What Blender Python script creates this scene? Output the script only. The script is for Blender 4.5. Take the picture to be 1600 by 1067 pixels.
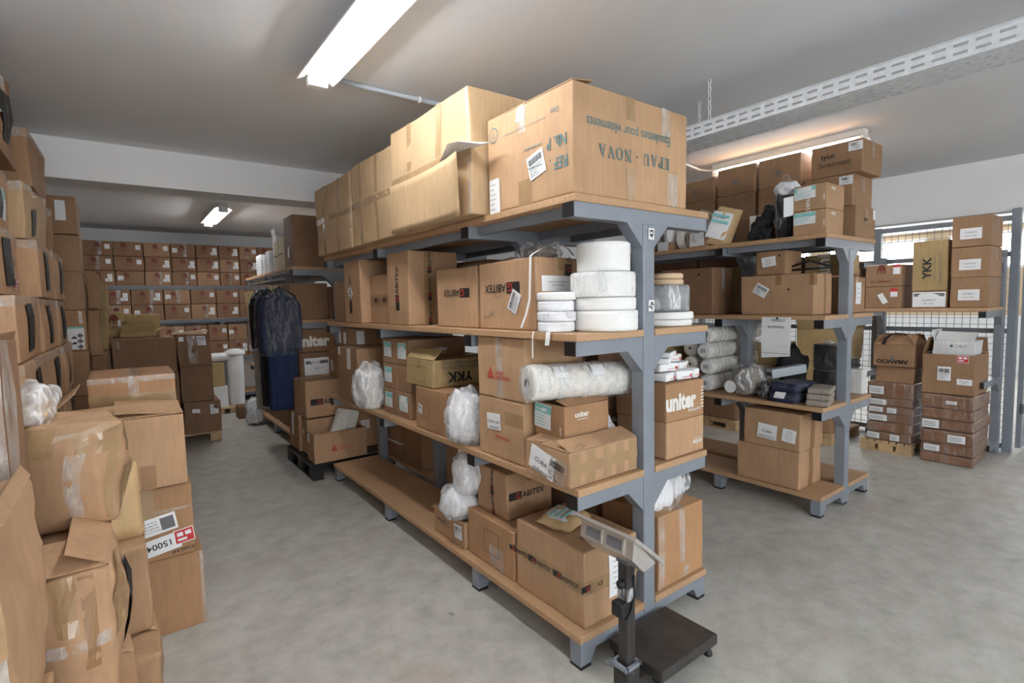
import bpy, bmesh, math, random
from mathutils import Vector, Matrix, noise
PI = math.pi
random.seed(12)
sc = bpy.context.scene
COL = sc.collection
for o in list(bpy.data.objects):
    bpy.data.objects.remove(o)

# ------------------------------------------------------------------ camera
cam_d = bpy.data.cameras.new('camera')
cam = bpy.data.objects.new('camera', cam_d)
COL.objects.link(cam)
sc.camera = cam
cam_d.sensor_fit = 'HORIZONTAL'
cam_d.sensor_width = 36.0
cam_d.lens = 815.29 / 1600 * 36.0
cam_d.clip_start = 0.02
YAW, PITCH, ROLL = math.radians(36.842), math.radians(-4.190), math.radians(-1.224)
fw = Vector((math.sin(YAW)*math.cos(PITCH), math.cos(YAW)*math.cos(PITCH), math.sin(PITCH)))
rt = Vector((math.cos(YAW), -math.sin(YAW), 0))
up = rt.cross(fw)
r2 = math.cos(ROLL)*rt + math.sin(ROLL)*up
u2 = -math.sin(ROLL)*rt + math.cos(ROLL)*up
m3 = Matrix((r2, u2, -fw)).transposed()
cam.matrix_world = Matrix.Translation((0, 0, 1.6)) @ m3.to_4x4()

# ------------------------------------------------------------------ world and exposure
w = bpy.data.worlds.new('world')
sc.world = w
w.use_nodes = True
w.node_tree.nodes['Background'].inputs[0].default_value = (0.9, 0.95, 1.0, 1)
w.node_tree.nodes['Background'].inputs[1].default_value = 0.6
sc.view_settings.view_transform = 'Standard'
sc.view_settings.look = 'None'
sc.view_settings.gamma = 1
sc.view_settings.use_curve_mapping = False
sc.view_settings.exposure = 1.08
TUBE = 27.0          # emission of the fluorescent tubes

# ------------------------------------------------------------------ materials
def new_mat(name):
    m = bpy.data.materials.new(name)
    m.use_nodes = True
    nt = m.node_tree
    b = nt.nodes['Principled BSDF']
    return m, nt, b
def node(nt, t, **k):
    n = nt.nodes.new(t)
    for a, v in k.items():
        setattr(n, a, v)
    return n
def ramp(nt, src, stops):
    r = node(nt, 'ShaderNodeValToRGB')
    while len(r.color_ramp.elements) < len(stops):
        r.color_ramp.elements.new(0.5)
    for e, (p, c) in zip(r.color_ramp.elements, stops):
        e.position = p
        e.color = c if len(c) == 4 else (*c, 1)
    nt.links.new(src, r.inputs[0])
    return r
def noise_tex(nt, scale, detail=4, rough=0.55, vec=None, coord='Object', mapscale=None):
    n = node(nt, 'ShaderNodeTexNoise')
    n.inputs['Scale'].default_value = scale
    n.inputs['Detail'].default_value = detail
    n.inputs['Roughness'].default_value = rough
    tc = node(nt, 'ShaderNodeTexCoord')
    out = tc.outputs[coord]
    if mapscale:
        mp = node(nt, 'ShaderNodeMapping')
        mp.inputs['Scale'].default_value = mapscale
        nt.links.new(out, mp.inputs[0])
        out = mp.outputs[0]
    nt.links.new(out, n.inputs['Vector'])
    return n
def bump(nt, b, src, strength=0.2, dist=0.01):
    bp = node(nt, 'ShaderNodeBump')
    bp.inputs['Strength'].default_value = strength
    bp.inputs['Distance'].default_value = dist
    nt.links.new(src, bp.inputs['Height'])
    nt.links.new(bp.outputs[0], b.inputs['Normal'])
def mix(nt, fac, a, c, mode='MIX'):
    n = node(nt, 'ShaderNodeMix', data_type='RGBA', blend_type=mode)
    for s, v in ((n.inputs[0], fac), (n.inputs[6], a), (n.inputs[7], c)):
        if hasattr(v, 'is_output'):
            nt.links.new(v, s)
        else:
            s.default_value = v if not isinstance(v, tuple) or len(v) == 4 else (*v, 1)
    return n.outputs[2]

M = {}
def simple(key, name, col, rough=0.6, metal=0.0, nscale=0, namp=0.15, bstr=0.0, bdist=0.004, spec=None):
    m, nt, b = new_mat(name)
    b.inputs['Roughness'].default_value = rough
    b.inputs['Metallic'].default_value = metal
    if spec is not None:
        b.inputs['Specular IOR Level'].default_value = spec
    if nscale:
        n = noise_tex(nt, nscale)
        r = ramp(nt, n.outputs[0], [(0.3, tuple(c*(1-namp) for c in col)), (0.7, tuple(min(1, c*(1+namp)) for c in col))])
        nt.links.new(r.outputs[0], b.inputs['Base Color'])
        if bstr:
            bump(nt, b, n.outputs[0], bstr, bdist)
    else:
        b.inputs['Base Color'].default_value = (*col, 1)
    M[key] = m
    return m

# cardboard: colour comes from the object, grain and scuffs from noise
m, nt, b = new_mat('cardboard')
oi = node(nt, 'ShaderNodeObjectInfo')
n1 = noise_tex(nt, 3.0, 5)
n2 = noise_tex(nt, 60.0, 3, mapscale=(1, 1, 0.12))
r1 = ramp(nt, n1.outputs[0], [(0.3, (0.86, 0.86, 0.86)), (0.7, (1.08, 1.08, 1.08))])
r2_ = ramp(nt, n2.outputs[0], [(0.35, (0.93, 0.93, 0.93)), (0.65, (1.04, 1.04, 1.04))])
c1 = mix(nt, 1.0, oi.outputs['Color'], r1.outputs[0], 'MULTIPLY')
c2 = mix(nt, 1.0, c1, r2_.outputs[0], 'MULTIPLY')
nt.links.new(c2, b.inputs['Base Color'])
b.inputs['Roughness'].default_value = 0.72
b.inputs['Specular IOR Level'].default_value = 0.25
bump(nt, b, n2.outputs[0], 0.12, 0.003)
M['card'] = m
simple('card_in', 'cardboard_inside', (0.25, 0.15, 0.08), 0.9)

def film(key, name, col, fac_lo, fac_hi, rough=0.12, nscale=25, bstr=0.5, painted_glint=0.0):
    m, nt, b = new_mat(name)
    b.inputs['Base Color'].default_value = (*col, 1)
    b.inputs['Roughness'].default_value = rough
    b.inputs['Specular IOR Level'].default_value = 0.8
    n = noise_tex(nt, nscale, 5, 0.6, mapscale=(1, 1, 0.35))
    bump(nt, b, n.outputs[0], bstr, 0.02)
    r = ramp(nt, n.outputs[0], [(0.35, (fac_lo,)*3), (0.7, (fac_hi,)*3)])
    if painted_glint:  # stretched noise paints highlight streaks into the film's opacity
        n_ = noise_tex(nt, nscale*.9, 3, 0.6, mapscale=(1, 1, 0.22))
        r = ramp(nt, n_.outputs[0], [(0.3, (fac_lo,)*3), (0.52, (fac_hi,)*3), (0.60, (painted_glint,)*3), (0.66, (fac_hi,)*3)])
    tr = node(nt, 'ShaderNodeBsdfTransparent')
    mx = node(nt, 'ShaderNodeMixShader')
    nt.links.new(r.outputs[0], mx.inputs[0])
    nt.links.new(tr.outputs[0], mx.inputs[1])
    nt.links.new(b.outputs[0], mx.inputs[2])
    nt.links.new(mx.outputs[0], nt.nodes['Material Output'].inputs[0])
    M[key] = m
film('film', 'clear_plastic_film', (0.85, 0.86, 0.88), 0.05, 0.18, 0.1, 22, 0.6, 0.75)
film('film_white', 'milky_plastic_film', (0.92, 0.93, 0.95), 0.18, 0.45, 0.15, 18, 0.6, 0.9)
film('film_thin', 'thin_stretch_film', (0.8, 0.8, 0.82), 0.02, 0.07, 0.06, 42, 0.8, 0.30)
film('ctape', 'clear_packing_tape', (0.82, 0.80, 0.76), 0.10, 0.55, 0.08, 30, 0.4)
film('tape', 'tan_packing_tape', (0.50, 0.33, 0.17), 0.55, 0.85, 0.22, 12, 0.15)
film('btape', 'brown_packing_tape', (0.36, 0.20, 0.09), 0.8, 0.95, 0.2, 12, 0.15)

simple('paper', 'white_paper', (0.86, 0.87, 0.88), 0.7, nscale=6, namp=0.03)
simple('kraft', 'kraft_paper', (0.60, 0.42, 0.22), 0.65, nscale=9, namp=0.12, bstr=0.3, bdist=0.01)
simple('ink', 'black_ink', (0.018, 0.017, 0.016), 0.6)
simple('ink_grey', 'grey_ink', (0.16, 0.16, 0.17), 0.7)
simple('ink_red', 'red_ink', (0.55, 0.045, 0.03), 0.6)
simple('ink_dred', 'dark_red_ink', (0.17, 0.035, 0.022), 0.7)
simple('ink_teal', 'teal_ink', (0.09, 0.20, 0.22), 0.65)
simple('ink_aqua', 'aqua_ink', (0.25, 0.62, 0.60), 0.65)
simple('ink_white', 'white_ink', (0.82, 0.79, 0.74), 0.65)
simple('steel', 'grey_painted_steel', (0.235, 0.262, 0.30), 0.38, nscale=7, namp=0.08)
simple('steel_d', 'dark_grey_painted_steel', (0.12, 0.135, 0.16), 0.4, nscale=7, namp=0.08)
simple('blackp', 'black_plastic', (0.012, 0.012, 0.013), 0.4)
simple('blackm', 'worn_black_metal', (0.04, 0.036, 0.034), 0.42, nscale=10, namp=0.45, bstr=0.1)
simple('inox', 'brushed_stainless_steel', (0.74, 0.72, 0.69), 0.28, 0.75, nscale=40, namp=0.06)
simple('galv', 'galvanised_steel', (0.70, 0.73, 0.76), 0.45, 0.12, nscale=30, namp=0.1)
simple('white_metal', 'white_enamel', (0.85, 0.85, 0.83), 0.4)
simple('pvc', 'grey_conduit_plastic', (0.42, 0.46, 0.50), 0.4)
simple('roll', 'white_woven_tape', (0.88, 0.88, 0.86), 0.75, nscale=80, namp=0.04, bstr=0.15)
simple('rollgrey', 'grey_wrapped_tape', (0.22, 0.235, 0.25), 0.3, nscale=60, namp=0.3, bstr=0.3)
simple('rollbeige', 'beige_tape', (0.68, 0.50, 0.33), 0.7, nscale=60, namp=0.06)
simple('yarn', 'white_yarn', (0.80, 0.78, 0.72), 0.85, nscale=50, namp=0.12, bstr=0.4)
simple('cloth_white', 'white_cloth', (0.86, 0.87, 0.90), 0.85, nscale=14, namp=0.08, bstr=0.5, bdist=0.02)
simple('navy', 'navy_cloth', (0.012, 0.018, 0.055), 0.8, nscale=25, namp=0.25, bstr=0.2)
simple('blue', 'blue_cloth', (0.010, 0.024, 0.075), 0.85, nscale=25, namp=0.25, bstr=0.2)
simple('black_cloth', 'black_cloth', (0.010, 0.010, 0.012), 0.85, nscale=40, namp=0.4, bstr=0.5, bdist=0.02)
simple('greycloth', 'grey_brown_tweed', (0.30, 0.26, 0.22), 0.9, nscale=150, namp=0.5, bstr=0.3)
simple('pallet', 'pale_pallet_wood', (0.52, 0.36, 0.20), 0.8, nscale=8, namp=0.2)
simple('brownpack', 'brown_wrapped_pack', (0.24, 0.115, 0.055), 0.3, nscale=10, namp=0.15)
simple('redsticker', 'red_sticker', (0.62, 0.03, 0.04), 0.5)

# particle-board shelf
m, nt, b = new_mat('particle_board')
n1 = noise_tex(nt, 90, 6, 0.7)
n2 = noise_tex(nt, 2.2, 4)
r1 = ramp(nt, n1.outputs[0], [(0.3, (0.42, 0.245, 0.125)), (0.7, (0.60, 0.385, 0.22))])
r3 = ramp(nt, n2.outputs[0], [(0.3, (0.84, 0.84, 0.84)), (0.7, (1.06, 1.06, 1.06))])
nt.links.new(mix(nt, 1.0, r1.outputs[0], r3.outputs[0], 'MULTIPLY'), b.inputs['Base Color'])
b.inputs['Roughness'].default_value = 0.6
M['board'] = m

# concrete floor
m, nt, b = new_mat('worn_concrete')
n1 = noise_tex(nt, 0.9, 6, 0.6)
n2 = noise_tex(nt, 7, 8, 0.65)
n3 = noise_tex(nt, 120, 3, 0.6)
n4 = noise_tex(nt, 1.6, 5, 0.6)
r1 = ramp(nt, n1.outputs[0], [(0.3, (0.46, 0.445, 0.405)), (0.7, (0.57, 0.56, 0.52))])
r2b = ramp(nt, n2.outputs[0], [(0.28, (0.72, 0.72, 0.70)), (0.62, (1.06, 1.06, 1.06))])
r3b = ramp(nt, n3.outputs[0], [(0.3, (0.93, 0.93, 0.93)), (0.7, (1.05, 1.05, 1.05))])
r4b = ramp(nt, n4.outputs[0], [(0.56, (0, 0, 0)), (0.68, (0.38, 0.38, 0.38))])
c = mix(nt, 1.0, r1.outputs[0], r2b.outputs[0], 'MULTIPLY')
c = mix(nt, 1.0, c, r3b.outputs[0], 'MULTIPLY')
c = mix(nt, r4b.outputs[0], c, (0.42, 0.29, 0.25))
n5 = noise_tex(nt, 9, 2, 0.4, mapscale=(1, 0.5, 1))
r5b = ramp(nt, n5.outputs[0], [(0.755, (0, 0, 0)), (0.78, (0.55, 0.55, 0.55))])
c = mix(nt, r5b.outputs[0], c, (0.12, 0.11, 0.10))
nt.links.new(c, b.inputs['Base Color'])
b.inputs['Roughness'].default_value = 0.5
bump(nt, b, n2.outputs[0], 0.05, 0.01)
M['floor'] = m
simple('ceil', 'ceiling_paint', (0.78, 0.80, 0.83), 0.85, nscale=0.8, namp=0.04)
simple('wall', 'white_wall_paint', (0.82, 0.83, 0.84), 0.85, nscale=1.2, namp=0.03)
simple('farwall', 'beige_wall_paint', (0.62, 0.48, 0.32), 0.85, nscale=1.2, namp=0.08)
def emis(key, name, col, s):
    m = bpy.data.materials.new(name)
    m.use_nodes = True
    nt = m.node_tree
    nt.nodes.remove(nt.nodes['Principled BSDF'])
    e = node(nt, 'ShaderNodeEmission')
    e.inputs[0].default_value = (*col, 1)
    e.inputs[1].default_value = s
    nt.links.new(e.outputs[0], nt.nodes['Material Output'].inputs[0])
    M[key] = m
emis('tube', 'lit_fluorescent_tube', (0.97, 0.98, 1.0), TUBE)
emis('daylight', 'daylight_window_glow', (0.94, 0.97, 1.0), 7.0)

# ------------------------------------------------------------------ basic builders
def link(name, me, mat, parent=None, color=None, smooth=False):
    o = bpy.data.objects.new(name, me)
    COL.objects.link(o)
    if mat is not None and not me.materials:
        me.materials.append(M[mat] if isinstance(mat, str) else mat)
    if parent is not None:
        o.parent = parent
    if color:
        o.color = (*color, 1)
    if smooth:
        me.polygons.foreach_set('use_smooth', [True]*len(me.polygons))
    return o
def mk(name, vf, mat, parent=None, color=None, smooth=False):
    me = bpy.data.meshes.new(name)
    me.from_pydata([tuple(v) for v in vf[0]], [], vf[1])
    me.update()
    return link(name, me, mat, parent, color, smooth)
LABELS = {}
def tag(o, label, cat, group=None):
    o['label'] = label
    o['category'] = cat
    if group:
        o['group'] = group
    return o
def thing(name, label, cat, loc=(0, 0, 0), rz=0, group=None):
    o = bpy.data.objects.new(name, None)
    o.empty_display_size = 0.1
    COL.objects.link(o)
    o.location = loc
    o.rotation_euler = (0, 0, rz)
    return tag(o, label, cat, group)
def struct(name, vf, mat):
    o = mk(name, vf, mat)
    o['kind'] = 'structure'
    return o
def join(*vfs):
    V, F = [], []
    for v, f in vfs:
        k = len(V)
        V += [tuple(p) for p in v]
        F += [tuple(i+k for i in q) for q in f]
    return V, F
def box(x0, x1, y0, y1, z0, z1):
    return ([(x0, y0, z0), (x1, y0, z0), (x1, y1, z0), (x0, y1, z0), (x0, y0, z1), (x1, y0, z1), (x1, y1, z1), (x0, y1, z1)],
            [(0, 3, 2, 1), (4, 5, 6, 7), (0, 1, 5, 4), (1, 2, 6, 5), (2, 3, 7, 6), (3, 0, 4, 7)])
def bbox(x0, x1, y0, y1, z0, z1, r=0.003):
    """a box with chamfered edges"""
    V, F = rbox(x1-x0, y1-y0, z1-z0, r, n=0)
    return [(x+(x0+x1)/2, y+(y0+y1)/2, z+z0) for x, y, z in V], F
def prism(pts, a, c, axis='y'):
    """polygon pts extruded between a and c; axis y: pts are (x, z); axis x: (y, z); axis z: (x, y)"""
    f = {'y': lambda p, t: (p[0], t, p[1]), 'x': lambda p, t: (t, p[0], p[1]), 'z': lambda p, t: (p[0], p[1], t)}[axis]
    n = len(pts)
    V = [f(p, a) for p in pts]+[f(p, c) for p in pts]
    F = [tuple(range(n)), tuple(range(2*n-1, n-1, -1))]+[(i, n+i, n+(i+1) % n, (i+1) % n) for i in range(n)]
    return V, F
def lathe(prof, n=32, cx=0, cy=0):
    """prof: list of (r, z), closed at r=0 ends"""
    V, F = [], []
    for r, z in prof:
        for i in range(n):
            a = 2*PI*i/n
            V.append((cx+r*math.cos(a), cy+r*math.sin(a), z))
    for k in range(len(prof)-1):
        for i in range(n):
            j = (i+1) % n
            F.append((k*n+i, k*n+j, (k+1)*n+j, (k+1)*n+i))
    return V, F
def xf(vf, mat):
    return [tuple(mat @ Vector(v)) for v in vf[0]], vf[1]
def tube(path, r, n=8, cap=True):
    V, F = [], []
    P = [Vector(p) for p in path]
    for i, p in enumerate(P):
        d = (P[min(i+1, len(P)-1)]-P[max(i-1, 0)]).normalized()
        a = d.orthogonal().normalized()
        if i:
            a = (pa - d*pa.dot(d)).normalized()
        pa = a
        b_ = d.cross(a)
        rr = r[i] if isinstance(r, (list, tuple)) else r
        for k in range(n):
            t = 2*PI*k/n
            V.append(tuple(p+a*math.cos(t)*rr+b_*math.sin(t)*rr))
    for i in range(len(P)-1):
        for k in range(n):
            j = (k+1) % n
            F.append((i*n+k, i*n+j, (i+1)*n+j, (i+1)*n+k))
    if cap:
        F.append(tuple(range(n-1, -1, -1)))
        F.append(tuple((len(P)-1)*n+k for k in range(n)))
    return V, F
def glines(L, r, n, seam=False):
    g = [0, r, 2.5*r]
    for i in range(1, n+1):
        t = L*i/(n+1)
        g.append(t)
    g += [L-2.5*r, L-r, L]
    if seam:
        g += [L/2-0.002, L/2, L/2+0.002]
    g = sorted(set(round(t, 6) for t in g))
    return [t for i, t in enumerate(g) if i == 0 or t-g[i-1] > 0.0008]
def rbox(lx, ly, lz, r=0.005, n=2, seam=None, D=None, top=True):
    """rounded box centred on x, y with its base at z=0, as a dense grid; seam: 'x'/'y' cuts the closed flap line into the top"""
    r = min(r, lx/6, ly/6, lz/6)
    gx = glines(lx, r, n, seam == 'y')
    gy = glines(ly, r, n, seam == 'x')
    gz = glines(lz, r, n)
    idx, V, F = {}, [], []
    H = (lx/2, ly/2, lz/2)
    def vid(i, j, k):
        key = (i, j, k)
        if key in idx:
            return idx[key]
        p = Vector((gx[i]-lx/2, gy[j]-ly/2, gz[k]-lz/2))
        q = Vector([max(-(h-r), min(h-r, c)) for c, h in zip(p, H)])
        d = p-q
        if d.length > 1e-9:
            p = q+d.normalized()*r
        p.z += lz/2
        if seam == 'y' and abs(gx[i]-lx/2) < 5e-4 and k == len(gz)-1:
            p.z -= 0.007
        if seam == 'x' and abs(gy[j]-ly/2) < 5e-4 and k == len(gz)-1:
            p.z -= 0.007
        if D:
            p = D(p)
        idx[key] = len(V)
        V.append(tuple(p))
        return idx[key]
    X, Y, Z = len(gx)-1, len(gy)-1, len(gz)-1
    for i in range(X):
        for j in range(Y):
            F.append((vid(i, j, 0), vid(i, j+1, 0), vid(i+1, j+1, 0), vid(i+1, j, 0)))
            if top:
                F.append((vid(i, j, Z), vid(i+1, j, Z), vid(i+1, j+1, Z), vid(i, j+1, Z)))
    for k in range(Z):
        for i in range(X):
            F.append((vid(i, 0, k), vid(i+1, 0, k), vid(i+1, 0, k+1), vid(i, 0, k+1)))
            F.append((vid(i, Y, k), vid(i, Y, k+1), vid(i+1, Y, k+1), vid(i+1, Y, k)))
        for j in range(Y):
            F.append((vid(0, j, k), vid(0, j, k+1), vid(0, j+1, k+1), vid(0, j+1, k)))
            F.append((vid(X, j, k), vid(X, j+1, k), vid(X, j+1, k+1), vid(X, j, k+1)))
    return V, F

# ------------------------------------------------------------------ lettering (built-in font turned into flat polygons)
TXT = {}
def text_poly(s, bold=0.0):
    key = (s, bold)
    if key in TXT:
        return TXT[key]
    cu = bpy.data.curves.new('t', 'FONT')
    cu.body = s
    cu.size = 1.0
    cu.resolution_u = 3
    cu.offset = bold
    cu.align_x = 'LEFT'
    ob = bpy.data.objects.new('t', cu)
    COL.objects.link(ob)
    bpy.context.view_layer.update()
    me = bpy.data.meshes.new_from_object(ob.evaluated_get(bpy.context.evaluated_depsgraph_get()))
    V = [(v.co.x, v.co.y) for v in me.vertices]
    F = [tuple(p.vertices) for p in me.polygons]
    bpy.data.objects.remove(ob)
    bpy.data.curves.remove(cu)
    bpy.data.meshes.remove(me)
    if not V:
        V = [(0, 0)]
    x0 = min(v[0] for v in V)
    x1 = max(v[0] for v in V)
    y0 = min(v[1] for v in V)
    y1 = max(v[1] for v in V)
    h = 0.73
    TXT[key] = ([((x-x0)/h, y/h) for x, y in V], F, (x1-x0)/h)
    return TXT[key]
# a print is a list of primitives in a local 2D frame:
#  ('t', string, x, y, cap height, ink, anchor, bold, squeeze)   ('r', x0, y0, x1, y1, ink)   ('p', [points], ink)
def T(s, x, y, h, ink='ink', anchor='c', bold=0.0, sq=1.0):
    return ('t', s, x, y, h, ink, anchor, bold, sq)
def Rr(x0, y0, x1, y1, ink='ink'):
    return ('r', x0, y0, x1, y1, ink)
def Pl(pts, ink='ink'):
    return ('p', pts, ink)
def outline(x0, y0, x1, y1, t, ink='ink'):
    return [Rr(x0, y0, x1, y0+t, ink), Rr(x0, y1-t, x1, y1, ink), Rr(x0, y0+t, x0+t, y1-t, ink), Rr(x1-t, y0+t, x1, y1-t, ink)]
def prim_poly(pr):
    if pr[0] == 't':
        _, s, x, y, h, ink, an, bold, sq = pr
        V, F, wd = text_poly(s, bold)
        ox = {'c': -wd/2, 'l': 0, 'r': -wd}[an]
        return [(x+(a+ox)*h*sq, y-h/2+b_*h) for a, b_ in V], F, ink
    if pr[0] == 'r':
        _, x0, y0, x1, y1, ink = pr
        return [(x0, y0), (x1, y0), (x1, y1), (x0, y1)], [(0, 1, 2, 3)], ink
    return list(pr[1]), [tuple(range(len(pr[1])))], pr[2]

# ------------------------------------------------------------------ cartons
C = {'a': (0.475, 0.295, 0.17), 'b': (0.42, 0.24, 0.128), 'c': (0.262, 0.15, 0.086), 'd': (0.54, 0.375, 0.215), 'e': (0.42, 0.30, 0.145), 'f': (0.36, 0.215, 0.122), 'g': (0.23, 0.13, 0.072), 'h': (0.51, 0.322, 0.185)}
FACES = ('-x', '+x', '-y', '+y', 'top')
class Carton:
    """root empty at the base centre; children: body, tapes, labels, printed markings, flaps"""
    def __init__(s, label, x, y, z, c='a', rz=0.0, bulge=0.004, warp=0.003, seam='x', tape='tape', drop=0.06, name='cardboard_box', cat='box', group=None, lean=(0, 0), open_=None, seed=None, n=2, r=0.005, sag=0.0, ends=True):
        s.lx, s.ly, s.lz = x[1]-x[0], y[1]-y[0], z[1]-z[0]
        s.root = thing(name, label, cat, ((x[0]+x[1])/2, (y[0]+y[1])/2, z[0]), math.radians(rz), group)
        s.seed = seed if seed is not None else random.uniform(0, 100)
        s.b, s.w, s.lean, s.sag = bulge, warp, lean, sag
        col = C[c] if isinstance(c, str) else c
        k = random.uniform(0.95, 1.05)
        s.col = tuple(v*k for v in col)
        if open_ is None:
            s.body = mk('body', rbox(s.lx, s.ly, s.lz, r, n, seam, s.D), 'card', s.root, s.col, True)
            if tape:
                s.seam_tape(seam, tape, drop, ends)
        else:
            t = 0.005
            outer = rbox(s.lx, s.ly, s.lz, r, n, None, s.D, top=False)
            iv, if_ = rbox(s.lx-2*t, s.ly-2*t, s.lz-t, r*0.5, n, None, lambda p: s.D(p+Vector((0, 0, t))), top=False)
            if_ = [tuple(reversed(q)) for q in if_]
            hx, hy, z1 = s.lx/2, s.ly/2, s.lz-0.0006
            rim = ([tuple(s.D(Vector(p))) for p in ((-hx+r*.3, -hy+r*.3, z1), (hx-r*.3, -hy+r*.3, z1), (hx-r*.3, hy-r*.3, z1), (-hx+r*.3, hy-r*.3, z1), (-hx+t, -hy+t, z1), (hx-t, -hy+t, z1), (hx-t, hy-t, z1), (-hx+t, hy-t, z1))],
                   [(0, 1, 5, 4), (1, 2, 6, 5), (2, 3, 7, 6), (3, 0, 4, 7)])
            s.body = mk('body', join(outer, (iv, if_), rim), 'card', s.root, s.col, True)
            for side, ang, fl in open_:
                s.flap(side, ang, fl)
    def D(s, p):
        u, v, w_ = p.x/s.lx, p.y/s.ly, p.z/s.lz
        cu, cv, cw = math.cos(PI*max(-.5, min(.5, u))), math.cos(PI*max(-.5, min(.5, v))), math.cos(PI*max(-.5, min(.5, w_-.5)))
        q = Vector((p.x+s.b*2*u*cv*cw+s.lean[0]*w_, p.y+s.b*2*v*cu*cw+s.lean[1]*w_, p.z+(s.b*0.5-s.sag)*w_*cu*cv))
        nv = noise.noise_vector(p*2.6+Vector((s.seed, s.seed*1.7, s.seed*0.3)))*s.w*2
        nv += noise.noise_vector(p*8+Vector((s.seed, 3, 1)))*s.w*0.6
        if s.w > .015:
            c3 = noise.noise_vector(p*15+Vector((2, s.seed, 5)))
            nv += Vector((abs(c3.x), -abs(c3.y), c3.z))*s.w*.55
        f = min(1, w_*2.5)
        return q+Vector((nv.x*f, nv.y*f, nv.z*f*0.6))
    def P(s, face, u, v, off=0.0015):
        """point on a face; u, v in metres from the face centre (v up; on top: u=+x, v=+y)"""
        hx, hy = s.lx/2, s.ly/2
        zc = s.lz/2
        if face == '-y':
            p = Vector((u, -hy-off, zc+v))
        elif face == '+y':
            p = Vector((-u, hy+off, zc+v))
        elif face == '-x':
            p = Vector((-hx-off, -u, zc+v))
        elif face == '+x':
            p = Vector((hx+off, u, zc+v))
        else:
            p = Vector((u, v, s.lz+off))
        return s.D(p)
    def dims(s, face):
        return {'-y': (s.lx, s.lz), '+y': (s.lx, s.lz), '-x': (s.ly, s.lz), '+x': (s.ly, s.lz), 'top': (s.lx, s.ly)}[face]
    def grid(s, face, u0, v0, u1, v1, off, n=4, rot=0, c=(0, 0)):
        V, F = [], []
        ca, sa = math.cos(rot), math.sin(rot)
        for j in range(n+1):
            for i in range(n+1):
                a, b_ = u0+(u1-u0)*i/n, v0+(v1-v0)*j/n
                V.append(tuple(s.P(face, c[0]+a*ca-b_*sa, c[1]+a*sa+b_*ca, off)))
        for j in range(n):
            for i in range(n):
                F.append((j*(n+1)+i, j*(n+1)+i+1, (j+1)*(n+1)+i+1, (j+1)*(n+1)+i))
        return V, F
    def seam_tape(s, seam, mat, drop, ends=True):
        wv = 0.024
        hx, hy = s.lx/2, s.ly/2
        pts = []
        L = hx if seam == 'x' else hy
        o = 0.0016
        if ends and drop:
            for k in range(3):
                pts.append((-L-o, s.lz-drop+drop*k/3))
        m = 6
        for k in range(m+1):
            pts.append((-L-o*(k == 0)+(2*L)*k/m, s.lz+o))
        if ends and drop:
            for k in range(1, 4):
                pts.append((L+o, s.lz-drop*k/3))
        V, F = [], []
        for a, z in pts:
            for t in (-wv, wv):
                p = Vector((a, t, z)) if seam == 'x' else Vector((t, a, z))
                V.append(tuple(s.D(p)))
        for k in range(len(pts)-1):
            F.append((2*k, 2*k+1, 2*k+3, 2*k+2))
        mk('tape', (V, F), mat, s.root)
    def strip(s, face, u0, v0, u1, v1, mat='tape', name='tape'):
        """tape patch; coordinates are fractions of the face (0..1)"""
        W, H = s.dims(face)
        mk(name, s.grid(face, (u0-.5)*W, (v0-.5)*H, (u1-.5)*W, (v1-.5)*H, 0.0022), mat, s.root)
        return s
    def prt(s, face, u, v, prims, rot=0, scale=1.0, parent=None, off=0.0026, name='printed_marking', only=None):
        """ink on a face, centre at fractions u, v; one mesh per ink"""
        W, H = s.dims(face)
        cx, cy = (u-.5)*W, (v-.5)*H
        a = math.radians(rot)
        ca, sa = math.cos(a), math.sin(a)
        by = {}
        for k, pr in enumerate(prims):
            V, F, ink = prim_poly(pr)
            V3 = [tuple(s.P(face, cx+(x*ca-y*sa)*scale, cy+(x*sa+y*ca)*scale, off+0.0004*k/max(1, len(prims))+(0.0008 if k else 0))) for x, y in V]
            by.setdefault(ink, []).append((V3, F))
        for ink, l in by.items():
            mk(name, join(*l), ink, parent or s.root)
        return s
    def sheet(s, face, u, v, w_, h, prims=(), rot=0, mat='paper', name='paper_label', lift=0.0):
        W, H = s.dims(face)
        a = math.radians(rot)
        off = 0.0032+lift
        o = mk(name, s.grid(face, -w_/2, -h/2, w_/2, h/2, off, 4, a, ((u-.5)*W, (v-.5)*H)), mat, s.root)
        if prims:
            s.prt(face, u, v, prims, rot, 1.0, o, off+0.0012, 'print')
        return s
    def flap(s, side, ang, fl, th=0.004, curl=0.0):
        """a top flap hinged on a side; ang 0 = upright, 90 = flat outwards, -90 = closed"""
        hx, hy = s.lx/2, s.ly/2
        half = (hy if side in ('-x', '+x') else hx)-0.006
        a = math.radians(ang)
        V, F = [], []
        nA, nB = 4, 4
        for layer in (0, 1):
            for j in range(nB+1):
                for i in range(nA+1):
                    t = -half+2*half*i/nA
                    d = fl*j/nB
                    aa = a+curl*j/nB
                    out = math.sin(aa)*d+math.cos(aa)*th*layer
                    zz = s.lz+0.001+math.cos(aa)*d-math.sin(aa)*th*layer
                    wob = noise.noise(Vector((t*4+s.seed, d*5, ang)))*0.05*d
                    if side == '-x':
                        p = (-hx-out, t, zz+wob)
                    elif side == '+x':
                        p = (hx+out, t, zz+wob)
                    elif side == '-y':
                        p = (t, -hy-out, zz+wob)
                    else:
                        p = (t, hy+out, zz+wob)
                    V.append(tuple(Vector(p)+Vector((s.lean[0], s.lean[1], 0))))
        q = (nA+1)*(nB+1)
        for j in range(nB):
            for i in range(nA):
                a0 = j*(nA+1)+i
                F.append((a0, a0+1, a0+nA+2, a0+nA+1))
                F.append((q+a0, q+a0+nA+1, q+a0+nA+2, q+a0+1))
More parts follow.
